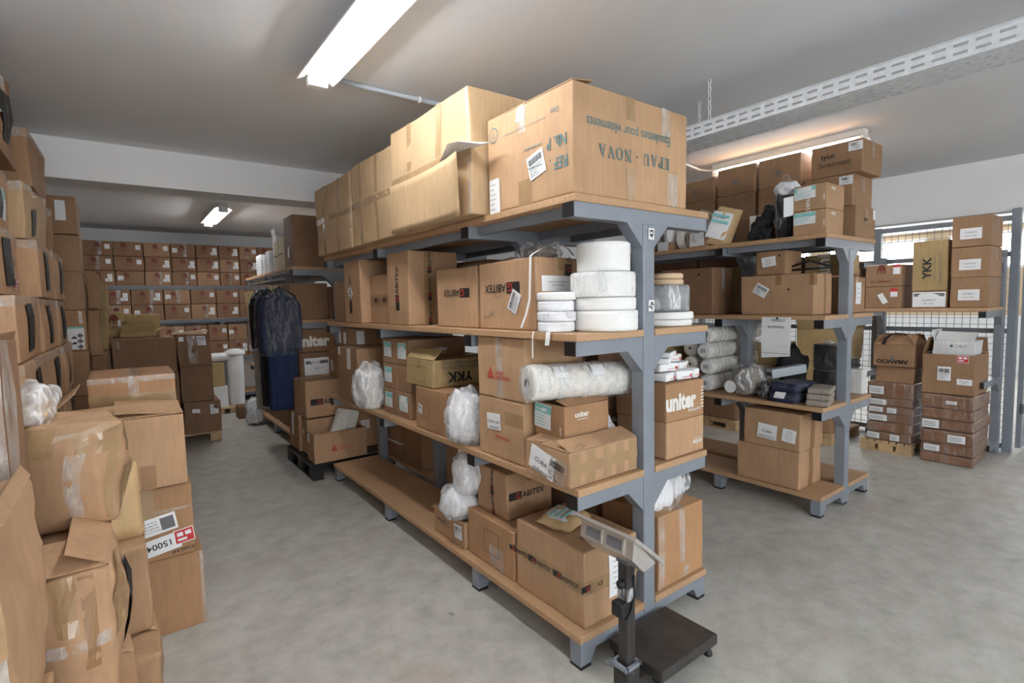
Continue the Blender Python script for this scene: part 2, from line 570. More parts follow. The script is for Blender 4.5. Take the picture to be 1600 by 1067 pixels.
        per = [i for i in range(nA+1)]+[j*(nA+1)+nA for j in range(1, nB+1)]+[nB*(nA+1)+i for i in range(nA-1, -1, -1)]+[j*(nA+1) for j in range(nB-1, 0, -1)]
        for k in range(len(per)):
            a0, b0 = per[k], per[(k+1) % len(per)]
            F.append((a0, q+a0, q+b0, b0))
        mk('flap', (V, F), 'card', s.root, s.col)
        return s

# ------------------------------------------------------------------ things printed on cartons
rnd = random.Random(5)
def lines(w_, h, n, ink='ink_grey', t=0.004, left=None):
    out = []
    for i in range(n):
        y = h/2-h*(i+0.5)/n
        L = w_*rnd.uniform(0.45, 0.95)
        x0 = -w_/2 if left else -L/2
        x = x0
        while x < x0+L-0.004:
            wd = rnd.uniform(0.006, 0.02)
            out.append(Rr(x, y-t/2, min(x+wd, x0+L), y+t/2, ink))
            x += wd+0.004
    return out
def barcode(x0, y0, x1, y1, ink='ink'):
    out, x = [], x0
    while x < x1-0.002:
        wd = rnd.choice((0.001, 0.002, 0.003))
        out.append(Rr(x, y0, min(x+wd, x1), y1, ink))
        x += wd+rnd.choice((0.0012, 0.002, 0.003))
    return out
def ship(w_, h):
    return barcode(-w_*0.40, h*0.08, w_*0.40, h*0.36)+[('r', -w_*.42, -h*.02, w_*.42, -h*.0, 'ink_grey')]+[(p[0], p[1], p[2]-h*0.24, p[3], p[4]-h*0.24, p[5]) for p in lines(w_*0.8, h*0.4, 4, t=h*0.03, left=True)]
def teal_label(w_, h):
    return [Rr(-w_*.5, h*.14, w_*.5, h*.46, 'ink_aqua'), T('uniter', -w_*.22, h*.30, h*.13, 'ink_white', bold=0.02)]+[(p[0], p[1], p[2]-h*0.16, p[3], p[4]-h*0.16, p[5]) for p in lines(w_*0.9, h*0.5, 4, 'ink_aqua', h*.04, True)]
def gab(h, sub=True):
    """black square with a red G, then ABITEX; h: cap height; centred"""
    W = text_poly('ABITEX')[2]*h
    wb = h*2.6
    x0 = -(W+wb)/2
    g = [Rr(x0, -h*.65, x0+wb*.96, h*.65, 'ink'), T('G', x0+wb*.68, 0, h*1.0, 'ink_red', 'c', 0.01), T('ABITEX', x0+wb, 0, h, 'ink', 'l', 0.012)]
    if sub:
        g.append(T('TEXTILES', x0+wb+W*.4, h*0.95, h*.28, 'ink_grey', 'c'))
    return g
def gab_upside(h):
    return gab(h)
def gab_short(h):
    return [Rr(-h*1.2, -h*.65, h*1.2, h*.65, 'ink'), T('G', h*.5, 0, h, 'ink_red', 'c', .01)]
def triangle_logo(h, text=True):
    g = []
    n = 5
    for i in range(n):
        a, b_ = i/n, (i+0.72)/n
        g.append(Pl([(-h*.5*(1-a), -h*.5+h*a), (h*.5*(1-a), -h*.5+h*a), (h*.5*(1-b_), -h*.5+h*b_), (-h*.5*(1-b_), -h*.5+h*b_)], 'ink_red'))
    if text:
        g += [T('AVERY', h*.7, -h*.02, h*.30, 'ink_red', 'l', .015), T('DENNISON', h*.7, -h*.38, h*.30, 'ink_red', 'l', .015)]
    return g
def uniter(h, ink='ink_white', sub=True, bold=0.03):
    g = [T('uniter', 0, 0, h, ink, 'c', bold)]
    if sub:
        g.append(T('sustainable goods', 0, -h*.85, h*.26, ink, 'c', 0.01))
    return g
def emblem(h, ink='ink_dred'):
    """small rampant figure under an arch"""
    p = [(-.42, -.5), (-.30, -.5), (-.26, -.1), (-.10, -.22), (-.06, -.5), (.08, -.5), (.08, -.18), (.22, -.16), (.26, -.5), (.42, -.5), (.40, .10), (.30, .34), (.12, .48), (-.08, .50), (-.26, .40), (-.38, .18)]
    return [Pl([(x*h, y*h) for x, y in p], ink), Pl([(-.16*h, .05*h), (.10*h, .02*h), (.16*h, .20*h), (-.04*h, .30*h)], 'card'), Pl([(-.34*h, -.1*h), (-.2*h, .1*h), (-.3*h, .12*h)], 'card')]
def gill(h):
    return [(p[0], [(x, y+h*.55) for x, y in p[1]], p[2]) for p in emblem(h)[:1]]+[T('GILLMANN', 0, -h*.3, h*.24, 'ink_dred', 'c', 0.01)]
def script(words, h, ink='ink'):
    return [T(wd, 0, -i*h*1.9, h, ink, 'c', 0.0, 1.1) for i, wd in enumerate(words)]
def shift(prims, dx, dy):
    out = []
    for p in prims:
        if p[0] == 't':
            out.append(('t', p[1], p[2]+dx, p[3]+dy)+p[4:])
        elif p[0] == 'r':
            out.append(('r', p[1]+dx, p[2]+dy, p[3]+dx, p[4]+dy, p[5]))
        else:
            out.append(('p', [(x+dx, y+dy) for x, y in p[1]], p[2]))
    return out
def serif(txt, h, ink, gap=.16):
    """capitals with thick and thin strokes and slab serifs"""
    out, x = [], 0.0
    TK, TN, SF = .17, .07, .06
    def q(pts):
        out.append(Pl([(a*h, b_*h) for a, b_ in pts], ink))
    def r(x0, y0, x1, y1):
        q([(x0, y0), (x1, y0), (x1, y1), (x0, y1)])
    def ring(cx, cy, rx, ry, a0, a1):
        n_ = 14
        for k in range(n_):
            t0, t1 = a0+(a1-a0)*k/n_, a0+(a1-a0)*(k+1)/n_
            q([(cx+rx*math.cos(t0), cy+ry*math.sin(t0)), (cx+rx*math.cos(t1), cy+ry*math.sin(t1)), (cx+(rx-TK)*math.cos(t1), cy+(ry-TN)*math.sin(t1)), (cx+(rx-TK)*math.cos(t0), cy+(ry-TN)*math.sin(t0))])
    for ch in txt:
        w_ = .75
        if ch == 'E':
            r(x, 0, x+.36, SF); r(x, 1-SF, x+.36, 1); r(x+.09, SF, x+.09+TK, 1-SF)
            for yy in (0, 1-TN):
                r(x+.26, yy, x+.68, yy+TN)
            r(x+.26, .47, x+.52, .47+TN); r(x+.63, 0, x+.69, .22); r(x+.63, .78, x+.69, 1); r(x+.48, .38, x+.53, .62)
            w_ = .69
        elif ch == 'P':
            r(x, 0, x+.36, SF); r(x, 1-SF, x+.3, 1); r(x+.09, SF, x+.09+TK, 1-SF)
            ring(x+.30, .73, .36, .27, -PI/2, PI/2)
            w_ = .68
        elif ch in 'AV':
            f = (lambda yy: yy) if ch == 'A' else (lambda yy: 1-yy)
            q([(x+.38, f(1)), (x+.46, f(1)), (x+.80, f(0)), (x+.62, f(0))] if ch == 'A' else [(x+.38, f(1)), (x+.46, f(1)), (x+.22, f(0)), (x+.04, f(0))])
            q([(x+.36, f(1)), (x+.44, f(1)), (x+.15, f(0)), (x+.08, f(0))] if ch == 'A' else [(x+.36, f(1)), (x+.44, f(1)), (x+.76, f(0)), (x+.68, f(0))])
            y0, y1 = sorted((f(0), f(SF)))
            r(x, y0, x+.28, y1); r(x+.54, y0, x+.86, y1)
            if ch == 'A':
                r(x+.2, .32, x+.62, .38)
            w_ = .86
        elif ch == 'U':
            r(x, 1-SF, x+.34, 1); r(x+.56, 1-SF, x+.84, 1); r(x+.09, .3, x+.09+TK, 1-SF); r(x+.67, .3, x+.73, 1-SF)
            ring(x+.41, .32, .32, .32, PI, 2*PI)
            w_ = .84
        elif ch == 'N':
            r(x, 0, x+.28, SF); r(x, 1-SF, x+.28, 1); r(x+.62, 1-SF, x+.9, 1); r(x+.12, SF, x+.18, 1); r(x+.72, 0, x+.78, 1-SF)
            q([(x+.10, 1), (x+.30, 1), (x+.80, 0), (x+.66, 0)])
            w_ = .9
        elif ch == 'O':
            ring(x+.42, .5, .42, .52, 0, 2*PI)
            w_ = .84
        elif ch == '-':
            r(x+.1, .40, x+.28, .52)
            w_ = .38
        else:
            w_ = .22
        x += w_+gap
    W = (x-gap)*h
    return [Pl([(a-W/2, b_-h/2) for a, b_ in p[1]], p[2]) for p in out]
def red_sticker(w_, h):
    return [Rr(-w_*.46, -h*.44, w_*.46, h*.44, 'redsticker'), Rr(-w_*.36, h*.02, -w_*.05, h*.3, 'paper'), Rr(w_*.05, h*.02, w_*.36, h*.3, 'paper'), Rr(-w_*.36, -h*.3, w_*.1, -h*.12, 'paper')]

# ------------------------------------------------------------------ soft things
def blob(name, c, rad, mat, parent=None, seed=0, amp=0.12, freq=2.2, sub=4, flat=True, wr=0.05, smooth=True):
    """crumpled bag or bundle: noisy ellipsoid, resting flat on its base; coordinates relative to the parent"""
    bm = bmesh.new()
    bmesh.ops.create_icosphere(bm, subdivisions=sub, radius=1.0)
    sv = Vector((seed*3.1, seed*1.3, seed*0.7))
    for v in bm.verts:
        d = v.co.normalized()
        e = Vector((d.x*3.2, d.y*3.2, d.z*0.9))
        k = 1+amp*noise.noise(d*freq*.8+sv)*2+wr*(1-abs(noise.noise(e*freq*.9+sv))*2.4)*.8-wr*0.4+wr*0.25*noise.noise(e*freq*2.5+sv)
        p = Vector((d.x*rad[0], d.y*rad[1], d.z*rad[2]))*k
        if flat and p.z < -rad[2]*0.72:
            p.z = -rad[2]*0.72-(p.z+rad[2]*0.72)*-0.08
        v.co = p+Vector(c)
    me = bpy.data.meshes.new(name)
    bm.to_mesh(me)
    bm.free()
    return link(name, me, mat, parent, None, smooth)
def pillow(name, lx, ly, th, mat, parent=None, loc=(0, 0, 0), rot=(0, 0, 0), seed=0, amp=0.01, n=10):
    """flat bag, thicker in the middle"""
    V, F = [], []
    mt = Matrix.Translation(loc) @ Matrix.Rotation(rot[2], 4, 'Z') @ Matrix.Rotation(rot[1], 4, 'Y') @ Matrix.Rotation(rot[0], 4, 'X')
    for s_ in (1, -1):
        for j in range(n+1):
            for i in range(n+1):
                u, v = i/n*2-1, j/n*2-1
                k = (max(0, 1-u**4)*max(0, 1-v**4))**0.6
                nz = noise.noise(Vector((u*2+seed, v*2, s_)))*amp*k
                V.append(tuple(mt @ Vector((u*lx/2*(1-0.04*k), v*ly/2*(1-0.04*k), s_*(th/2*k)+nz))))
    q = (n+1)**2
    for j in range(n):
        for i in range(n):
            a0 = j*(n+1)+i
            F.append((a0, a0+1, a0+n+2, a0+n+1))
            F.append((q+a0, q+a0+n+1, q+a0+n+2, q+a0+1))
    return mk(name, (V, F), mat, parent, None, True)
def disc_roll(r, z0, z1, core=0.03, bev=0.006):
    return lathe([(core, z0+0.004), (core, z1-0.004), (core+0.004, z1), (r-bev, z1), (r, z1-bev), (r, z0+bev), (r-bev, z0), (core+0.004, z0), (core, z0+0.004)], 36)
def wound_roll(L, r, seed=0, n=40, rings=60, wav=0.02):
    """fabric or thread roll lying along x, from x=0 to L, with an uneven wound surface"""
    V, F = [], []
    prof = [(0.0, 0.012), (0.0, r*0.35), (0.0, r*0.8), (0.006, r*0.97)]
    for i in range(rings+1):
        x = 0.012+(L-0.024)*i/rings
        prof.append((x, r*(1+wav*noise.noise(Vector((x*60, seed, 0)))+wav*noise.noise(Vector((x*14, seed, 2))))))
    prof += [(L-0.006, r*0.97), (L, r*0.8), (L, r*0.35), (L, 0.012)]
    for x, rr in prof:
        for k in range(n):
            a = 2*PI*k/n
            w_ = 1+wav*0.8*noise.noise(Vector((math.cos(a)*1.5, math.sin(a)*1.5, x*5+seed)))
            V.append((x, rr*math.cos(a)*w_, rr*math.sin(a)*w_))
    m_ = len(prof)
    for i in range(m_-1):
        for k in range(n):
            j = (k+1) % n
            F.append((i*n+k, i*n+j, (i+1)*n+j, (i+1)*n+k))
    F.append(tuple(range(n)))
    F.append(tuple((m_-1)*n+k for k in range(n-1, -1, -1)))
    return V, F

# ================================================================== THE ROOM
CH = 2.93
XL, XR, YN, YF = -1.35, 7.05, -4.2, 10.7
struct('floor', box(XL-0.1, 14.0, YN-0.1, YF+0.1, -0.1, 0.0), 'floor')
struct('ceiling', box(XL-0.1, 14.0, YN-0.1, YF+0.1, CH, CH+0.12), 'ceil')
struct('wall_left', box(XL-0.1, XL, YN, YF, 0, CH), 'wall')
struct('wall_back', box(XL, XR, YF, YF+0.1, 0, CH), 'wall')
struct('wall_front', box(XL, 14.0, YN-0.1, YN, 0, CH), 'wall')
struct('wall_right', box(XR, XR+0.18, -0.2, YF, 2.40, CH), 'wall')
struct('trim_1', box(XL, XR, 5.29, 5.62, 2.625, CH), 'wall')
struct('wall_far', box(13.9, 14.0, YN, YF, 0, CH), 'farwall')
struct('trim_2', box(13.86, 13.9, YN, YF, 0, 1.15), 'wall')
struct('wall_side', box(XR+0.2, 14.0, YF, YF+0.1, 0, CH), 'wall')

# windows of the hall beyond the wire partition
for k, (y0, y1) in enumerate(((-1.2, 1.0), (1.35, 3.3), (3.65, 5.6), (6.0, 8.2))):
    r = thing('window_%d' % (k+1), 'bright high window in the hall beyond the wire partition', 'window', (13.88, (y0+y1)/2, 2.08))
    r['kind'] = 'structure'
    del r['label'], r['category']
    hy = (y1-y0)/2
    mk('window_frame', join(box(-.04, 0, -hy, hy, 0, .05), box(-.04, 0, -hy, hy, .67, .72), box(-.04, 0, -hy, -hy+.05, .05, .67), box(-.04, 0, hy-.05, hy, .05, .67), box(-.03, 0, -.02, .02, .05, .67)), 'white_metal', r)
    mk('pane', box(-.012, -.004, -hy+.05, hy-.05, .05, .67), 'daylight', r)

# unseen windows added in the wall behind the viewer as a frontal light source
for k, (x0, x1) in enumerate(((-.9, .7), (1.3, 2.9))):
    r = thing('window_%d' % (k+5), 'window', 'window', ((x0+x1)/2, YN+.002, 1.0))
    r['kind'] = 'structure'
    del r['label'], r['category']
    hx = (x1-x0)/2
    mk('window_frame', join(box(-hx, hx, 0, .05, 0, .06), box(-hx, hx, 0, .05, 1.24, 1.3), box(-hx, -hx+.06, 0, .05, .06, 1.24), box(hx-.06, hx, 0, .05, .06, 1.24), box(-.025, .025, 0, .04, .06, 1.24)), 'white_metal', r)
    mk('pane', box(-hx+.06, hx-.06, .006, .014, .06, 1.24), 'daylight', r)

# ------------------------------------------------------------------ fluorescent lamps
def lamp(label, x, y0, y1, group='ceiling fluorescent battens'):
    L = y1-y0
    r = thing('fluorescent_lamp', label, 'lamp', (x, (y0+y1)/2, CH-0.002), 0, group)
    h = L/2
    prof = [(-.045, -.001), (.045, -.001), (.05, -.045), (.105, -.072), (.10, -.076), (.045, -.052), (-.045, -.052), (-.10, -.076), (-.105, -.072), (-.05, -.045)]
    mk('housing', prism(prof, -h, h, 'y'), 'white_metal', r)
    for s_ in (-1, 1):
        mk('end_holder', bbox(-.052, .052, s_*(h-.03)-.03, s_*(h-.03)+.03, -.112, -.052, .006), 'white_metal', r)
    for dx in (-.03, .03):
        mk('tube', tube([(dx, -h+.05, -.092), (dx, h-.05, -.092)], .0135, 10), 'tube', r)
lamp('long twin tube ceiling lamp overhanging the near aisle, cut by the top edge', 0.955, 1.45, 3.06)
lamp('small distant lit ceiling lamp above the far end of the aisle', 1.12, 7.45, 8.9)
lamp('ceiling lamp half hidden behind the cartons on the right rack', 4.84, 1.70, 3.02)
lamp('ceiling lamp behind the viewer over the near aisle', 0.955, -2.6, -1.0)  # assumed fixture out of view, added to light the near aisle
lamp('ceiling lamp behind the viewer in front of the right rack', 4.84, -2.6, -1.0)  # also assumed and unseen, added for light on the right
lamp('ceiling lamp hidden above the far part of the right rack', 4.84, 6.6, 8.0)
for k, y in enumerate((-1.5, 2.2, 6.0)):
    lamp('ceiling lamp in the hall beyond the partition, number %s from the front' % ('one', 'two', 'three')[k], 10.0, y, y+1.5)

# conduit with clips
r = thing('conduit_pipe', 'grey plastic conduit running across the ceiling from the lamp end', 'pipe', (1.0, 3.10, CH-.016))
mk('pipe', tube([(0.06, 0, 0), (2.6, 0.0, 0)], .014, 12), 'pvc', r, None, True)
for x in (.62, 1.4, 2.2):
    mk('clip', lathe([(.015, -.008), (.019, -.008), (.019, .008), (.015, .008)], 14), 'white_metal', r)
    o = bpy.context.scene.objects[-1] if False else None
for o in r.children:
    if o.name.startswith('clip'):
        o.rotation_euler = (0, PI/2, 0)
cl = [o for o in r.children if o.name.startswith('clip')]
for o, x in zip(cl, (.62, 1.4, 2.2)):
    o.location = (x, 0, 0)
r = thing('conduit_pipe', 'thin white conduit under the ceiling behind the right rack cartons', 'pipe', (4.2, 3.10, CH-.016))
mk('pipe', tube([(-.55, 0, 0), (.2, 0, 0), (.5, 0, -.03), (.64, -.05, -.03)], .012, 10), 'white_metal', r, None, True)

# ------------------------------------------------------------------ perforated cable tray
def perforated(L, H, rows, slot=(.05, .012), pitch=.075, th=.002):
    """flat strip in (s, t) with real slots; returns quads"""
    V, F = [], []
    def q(a, b_, c_, d_):
        k = len(V)
        V.extend([(a, c_), (b_, c_), (b_, d_), (a, d_)])
        F.append((k, k+1, k+2, k+3))
    n = int(L/pitch)
    ts = [0]
    for rw in rows:
        ts += [rw-slot[1]/2, rw+slot[1]/2]
    ts.append(H)
    for i in range(0, len(ts)-1):
        if i % 2 == 0:
            q(0, n*pitch, ts[i], ts[i+1])
        else:
            off = pitch*.5 if (i//2) % 2 else 0
            x = 0
            for k in range(n):
                a = k*pitch+(pitch-slot[0])/2
                q(x, a, ts[i], ts[i+1])
                x = a+slot[0]
            q(x, n*pitch, ts[i], ts[i+1])
    return V, F
r = thing('cable_tray', 'long white perforated cable tray hung below the ceiling at right', 'cable tray', (2.95, -2.5, 2.605))
L = 7.0
sv, sf = perforated(L, .085, (.025, .06))
mk('side_rail', ([(0, a, b_) for a, b_ in sv], sf), 'galv', r)
mk('side_rail', ([(.26, a, b_) for a, b_ in sv], sf), 'galv', r)
bv, bf = perforated(L, .26, (.03, .08, .13, .18, .23))
mk('tray_floor', ([(b_, a, 0) for a, b_ in bv], bf), 'galv', r)
for x in (0, .26):
    mk('lip', box(x-.009, x+.009, 0, L, .083, .087), 'galv', r)
for yy, x in ((4.38, 0.0), (4.62, .26), (1.0, 0.0)):
    path = [(x, yy, .09)]
    V = []
    top = CH-2.605
    links = []
    for k in range(9):
        z = .09+(top-.09)*(k+.5)/9
        a = 0 if k % 2 else PI/2
        ring = []
        for t in range(10):
            th = 2*PI*t/10
            ring.append((x+.009*math.cos(th)*math.cos(a), yy+.009*math.cos(th)*math.sin(a), z+.018*math.sin(th)))
        links.append(tube(ring+[ring[0]], .003, 6, False))
    mk('hanger_chain', join(*links), 'galv', r)

# ------------------------------------------------------------------ racks
SH = (0.155, 0.806, 1.466, 2.042)
BT = 0.032
def rack(name, label, x0, x1, frames, y1, tags=(), levels=SH, full_top=True, skip=()):
    """double-sided rack: frames (post, feet, arms with braces) in planes of constant y, boards along y"""
    cx = (x0+x1)/2
    y0 = frames[0]-0.003
    r = thing(name, label, 'rack', (cx, y0, 0))
    hw = (x1-x0)/2
    for fy in frames:
        a, b_ = fy-y0, fy-y0+0.075
        top = levels[3]-BT-0.062
        mk('post', bbox(-.04, .04, a, b_, 0.095, top+0.002, .006), 'steel', r)
        # base beam with feet
        zb = levels[0]-BT
        pts = [(-hw+.008, 0.012), (-hw+.068, 0.012), (-hw+.105, zb-.05), (-.09, zb-.05), (-.05, .012), (.05, .012), (.09, zb-.05), (hw-.105, zb-.05), (hw-.068, .012), (hw-.008, .012), (hw-.008, zb), (-hw+.008, zb)]
        base = mk('base_beam', prism(pts, a+.005, b_-.005, 'y'), 'steel', r)
        for fx in (-hw+.038, 0, hw-.038):
            mk('foot_pad', bbox(fx-.032, fx+.032, a+.002, b_-.002, 0, .014, .004), 'blackp', base)
        for lv in levels[1:]:
            z1 = lv-BT
            z0 = z1-.062
            for s_ in (-1, 1):
                br = .105
                if lv == levels[3]:
                    pts = [(0, z0), (s_*.04, z0-br), (s_*.04+s_*.001, z0-br), (s_*(.04+br), z0), (s_*(hw-.004), z0), (s_*(hw-.004), z1), (0, z1)]
                else:
                    pts = [(s_*.04, z0-br), (s_*(.04+br), z0), (s_*(hw-.004), z0), (s_*(hw-.004), z1), (s_*.04, z1)]
                if s_ > 0:
                    pts = pts[::-1]
                arm = mk('arm', prism(pts, a+.006, b_-.006, 'y'), 'steel', r)
                mk('end_cap', box(min(s_*(hw-.004), s_*(hw+.004)), max(s_*(hw-.004), s_*(hw+.004)), a+.006, b_-.006, z0+.002, z1-.002), 'blackp', arm)
    for k, lv in enumerate(levels):
        yy1 = y1-y0
        if k == 3 or k == 0:
            if k == 0:
                for (xa, xb) in ((-hw, -.042), (.042, hw)):
                    mk('shelf_board', bbox(xa, xb, 0, yy1, lv-BT, lv, .003), 'board', r)
            else:
                mid = (frames[1]-y0+.04) if len(frames) > 1 else yy1
                mk('shelf_board', bbox(-hw, hw, 0, mid, lv-BT, lv, .003), 'board', r)
                if mid < yy1:
                    mk('shelf_board', bbox(-hw, hw, mid+.003, yy1, lv-BT, lv, .003), 'board', r)
        else:
            for (xa, xb) in ((-hw, -.042), (.042, hw)):
                mk('shelf_board', bbox(xa, xb, 0, yy1, lv-BT, lv, .003), 'board', r)
    # long rails under the top board
    for i in range(len(frames)-1):
        for xr in (-hw+.06, .02, hw-.2):
            mk('rail', box(xr, xr+.03, frames[i]-y0+.075, frames[i+1]-y0, levels[3]-BT-.045, levels[3]-BT), 'steel', r)
    for txt, z, rot in tags:
        s_ = .026
        t = mk('number_tag', ([(-s_*.8+.01, -.0015, z-s_), (s_*.8+.01, -.0015, z-s_), (s_*.8+.012, -.0015, z+s_), (-s_*.8+.012, -.0015, z+s_)], [(0, 1, 2, 3)]), 'paper', r)
        V, F, wd = text_poly(txt, .03)
        a = math.radians(rot)
        sz = .028
        mk('print', ([((x-wd/2)*sz*math.cos(a)-(y-.5)*sz*math.sin(a)+.011, -.0025, z+(x-wd/2)*sz*math.sin(a)+(y-.5)*sz*math.cos(a)) for x, y in V], F), 'ink', t)
    return r
rack('storage_rack', 'big double-sided grey steel rack with wooden shelves in the middle', 1.50, 2.44, (1.56, 2.365, 3.585, 4.72), 4.80, (('43', 1.905, 90), ('39', 1.575, 60)))
rack('storage_rack', 'grey steel rack with wooden shelves behind the hanging garments', 1.50, 2.425, (5.87, 7.1, 8.35), 8.45)
rack('storage_rack', 'grey steel double-sided rack on the right, holding rolls and black garments', 3.95, 4.83, (1.61, 2.385, 3.6, 4.8), 4.9)

# ================================================================== RACK IN THE MIDDLE
Z0, Z1, Z2, Z3 = [z+0.002 for z in SH]
# ---- top shelf
b = Carton('big tan carton with upside-down blue-green lettering on the near shelf corner', (1.505, 2.26), (1.565, 2.17), (Z3, Z3+.445), 'h', bulge=.004, seam='x', tape=None)
b.prt('-y', .50, .43, serif('EPAU - NOVA', .052, 'ink_teal'), 180)
b.prt('-y', .46, .66, [T('Epaulettes pour vêtements', 0, 0, .046, 'ink_teal', 'c', .004, .80)], 180)
b.prt('-x', .86, .30, [T('REF .', .0, 0, .05, 'ink_teal', 'c', .012, .8), Rr(.10, -.02, .20, -.016, 'ink_teal')], 180)
b.prt('-x', .84, .50, [T('Nb. P', 0, 0, .05, 'ink_teal', 'c', .012, .8), Rr(.09, -.02, .22, -.016, 'ink_teal')], 180)
b.prt('-x', .82, .80, [T('Dest', 0, 0, .024, 'ink_teal', 'c', 0, .8), Rr(.05, .012, .36, .014, 'ink_teal')], 180)
ring = [Pl([(.036*math.cos(t), .036*math.sin(t)), (.036*math.cos(t+.4), .036*math.sin(t+.4)), (.031*math.cos(t+.4), .031*math.sin(t+.4)), (.031*math.cos(t), .031*math.sin(t))], 'ink_teal') for t in [k*.45 for k in range(14)]]
b.prt('-x', .09, .82, ring+[T('SP', 0, .004, .02, 'ink_teal')], 180)
b.strip('-x', .40, .72, .49, 1.0, 'ctape').strip('-x', .40, 0, .55, .25, 'tape').strip('-y', .42, .78, .50, 1.0, 'tape').strip('-y', .42, 0, .49, .30, 'tape').strip('-y', .80, 0, .90, .34, 'ctape').strip('-y', .74, .72, .82, 1.0, 'ctape')
b.sheet('-x', .43, .91, .06, .055, lines(.05, .04, 3, t=.003))
b.sheet('-x', .62, .36, .115, .105, ship(.115, .105), 14)
b.sheet('-x', .085, .17, .085, .17, lines(.07, .14, 6, t=.003, left=True))
b.flap('-x', -82, .12)
def tall_side(label, x, y, z, c, loose=False, lean=(0, 0)):
    b = Carton(label, x, y, z, c, bulge=.012, warp=.008, seam='x', tape=None, lean=lean, n=4)
    for v in (0.5,):
        b.strip('-x', 0, v-.04, 1, v+.04, 'tape')
    for u in (.22, .62):
        b.strip('-x', u, 0.0, u+.06, .45, 'tape').strip('-x', u+.02, .56, u+.08, 1.0, 'tape')
    b.strip('-x', .97, 0, 1.0, 1.0, 'ctape')
    b.prt('-x', .5, .515, [Rr(-b.ly*.5, -.0025, b.ly*.5, .0025, 'card_in')])
    return b
b = tall_side('tallest tan carton on the top shelf with a torn loose flap and white slip', (1.415, 2.20), (2.20, 3.10), (Z3, Z3+.615), 'd')
# torn lower flap, hinged at the bottom and standing off at its near end
V, F = [], []
n = 8
for layer in (0, 1):
    for j in range(n+1):
        for i in range(n+1):
            u, v = i/n, j/n
            yy = .45-.92*u
            out = -.394-.012-.075*u**3*(0.35+.65*v)-.004*layer
            V.append((out, yy+.06*u**3*(1-v), .004+.29*v-.012*u))
q = (n+1)**2
for j in range(n):
    for i in range(n):
        a0 = j*(n+1)+i
        F += [(a0, a0+1, a0+n+2, a0+n+1), (q+a0, q+a0+n+1, q+a0+n+2, q+a0+1)]
for i in range(n):
    F += [(i, q+i, q+i+1, i+1), (n*(n+1)+i, n*(n+1)+i+1, q+n*(n+1)+i+1, q+n*(n+1)+i), (i*(n+1)+n, q+i*(n+1)+n, q+(i+1)*(n+1)+n, (i+1)*(n+1)+n)]
mk('loose_flap', (V, F), 'card', b.root, b.col, True)
mk('paper_slip', ([(-.42, -.20, .30), (-.50, -.42, .325), (-.47, -.47, .33), (-.39, -.25, .32), (-.40, -.55, .31), (-.36, -.58, .315)], [(0, 1, 2, 3), (2, 4, 5, 3)]), 'paper', b.root)
b = tall_side('tan carton on the top shelf, second from the far end', (1.43, 2.2), (3.125, 3.86), (Z3, Z3+.57), 'd')
b = tall_side('dented tan carton at the far end of the top shelf', (1.43, 2.2), (3.885, 4.72), (Z3, Z3+.565), 'd')

# ---- second shelf, left half
def gabbox(label, x, y, z, c='a', **k):
    return Carton(label, x, y, z, c, **k)
b = Carton('tan carton with upside-down red-and-black logo next to the white tape rolls', (1.565, 1.90), (1.895, 2.375), (Z2, Z2+.345), 'a', seam='y', tape='tape')
b.prt('-x', .44, .60, gab(.042), 180)
b.sheet('-x', .66, .40, .105, .075, ship(.105, .075), 62)
b.prt('-x', .20, .20, [T('1377 m', 0, 0, .022, 'ink_grey', 'c', 0, 1.2)], 200)
b.strip('-y', .52, .74, .72, 1.0, 'tape')
b.prt('-y', .62, .88, [Rr(-.05, -.022, .012, .022, 'ink'), T('G', -.012, 0, .03, 'ink_red'), T('A', .035, 0, .03, 'ink')], 90)
b.sheet('-y', .40, .64, .20, .075, lines(.12, .03, 2, 'ink_grey', .003))
b = Carton('tan carton with upside-down red-and-black logo, middle of the second shelf', (1.57, 1.90), (2.41, 2.855), (Z2, Z2+.34), 'a', seam='y', tape=None)
b.prt('-x', .52, .58, gab(.040), 180)
b = Carton('tall tan carton standing on end with vertical black lettering', (1.53, 1.905), (3.165, 3.50), (Z2, Z2+.494), 'a', seam='x', tape=None)
b.prt('-x', .52, .50, gab(.042), 90)
b.strip('-y', .30, 0, .52, 1.0, 'tape')
for v in (.14, .48, .84):
    b.prt('-y', .41, v, gab(.022, False), 90)
b = Carton('small tan carton with a printed tape band between two tall cartons', (1.585, 1.90), (3.53, 3.955), (Z2, Z2+.365), 'a', seam='y', tape=None)
b.strip('-x', .0, .36, 1.0, .60, 'tape')
for u in (.28, .66):
    b.prt('-x', u, .48, gab_short(.026)+[T('abitex', .075, 0, .024, 'ink_grey')])
b = Carton('tall tan carton at the far end of the second shelf with hanging white tag', (1.51, 1.90), (3.975, 4.33), (Z2, Z2+.494), 'a', seam='x', tape=None)
b.prt('-x', .42, .46, gab(.042), 90)
b.sheet('-x', .42, .50, .085, .10, lines(.06, .06, 3, t=.003), 40)
b.prt('-y', .8, .82, gab_short(.03), 90)
Carton('brown carton at the far end of the second shelf behind the tall one', (1.56, 1.90), (4.36, 4.74), (Z2, Z2+.36), 'f', seam='x')
# second shelf, right half (dim cartons seen through the gaps)
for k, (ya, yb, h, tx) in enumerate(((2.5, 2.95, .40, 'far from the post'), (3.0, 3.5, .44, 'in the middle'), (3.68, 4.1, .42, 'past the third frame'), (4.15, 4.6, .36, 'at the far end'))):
    Carton('dim brown carton on the rear half of the second shelf, '+tx, (2.03, 2.40), (ya, yb), (Z2, Z2+h), 'c', seam='x')
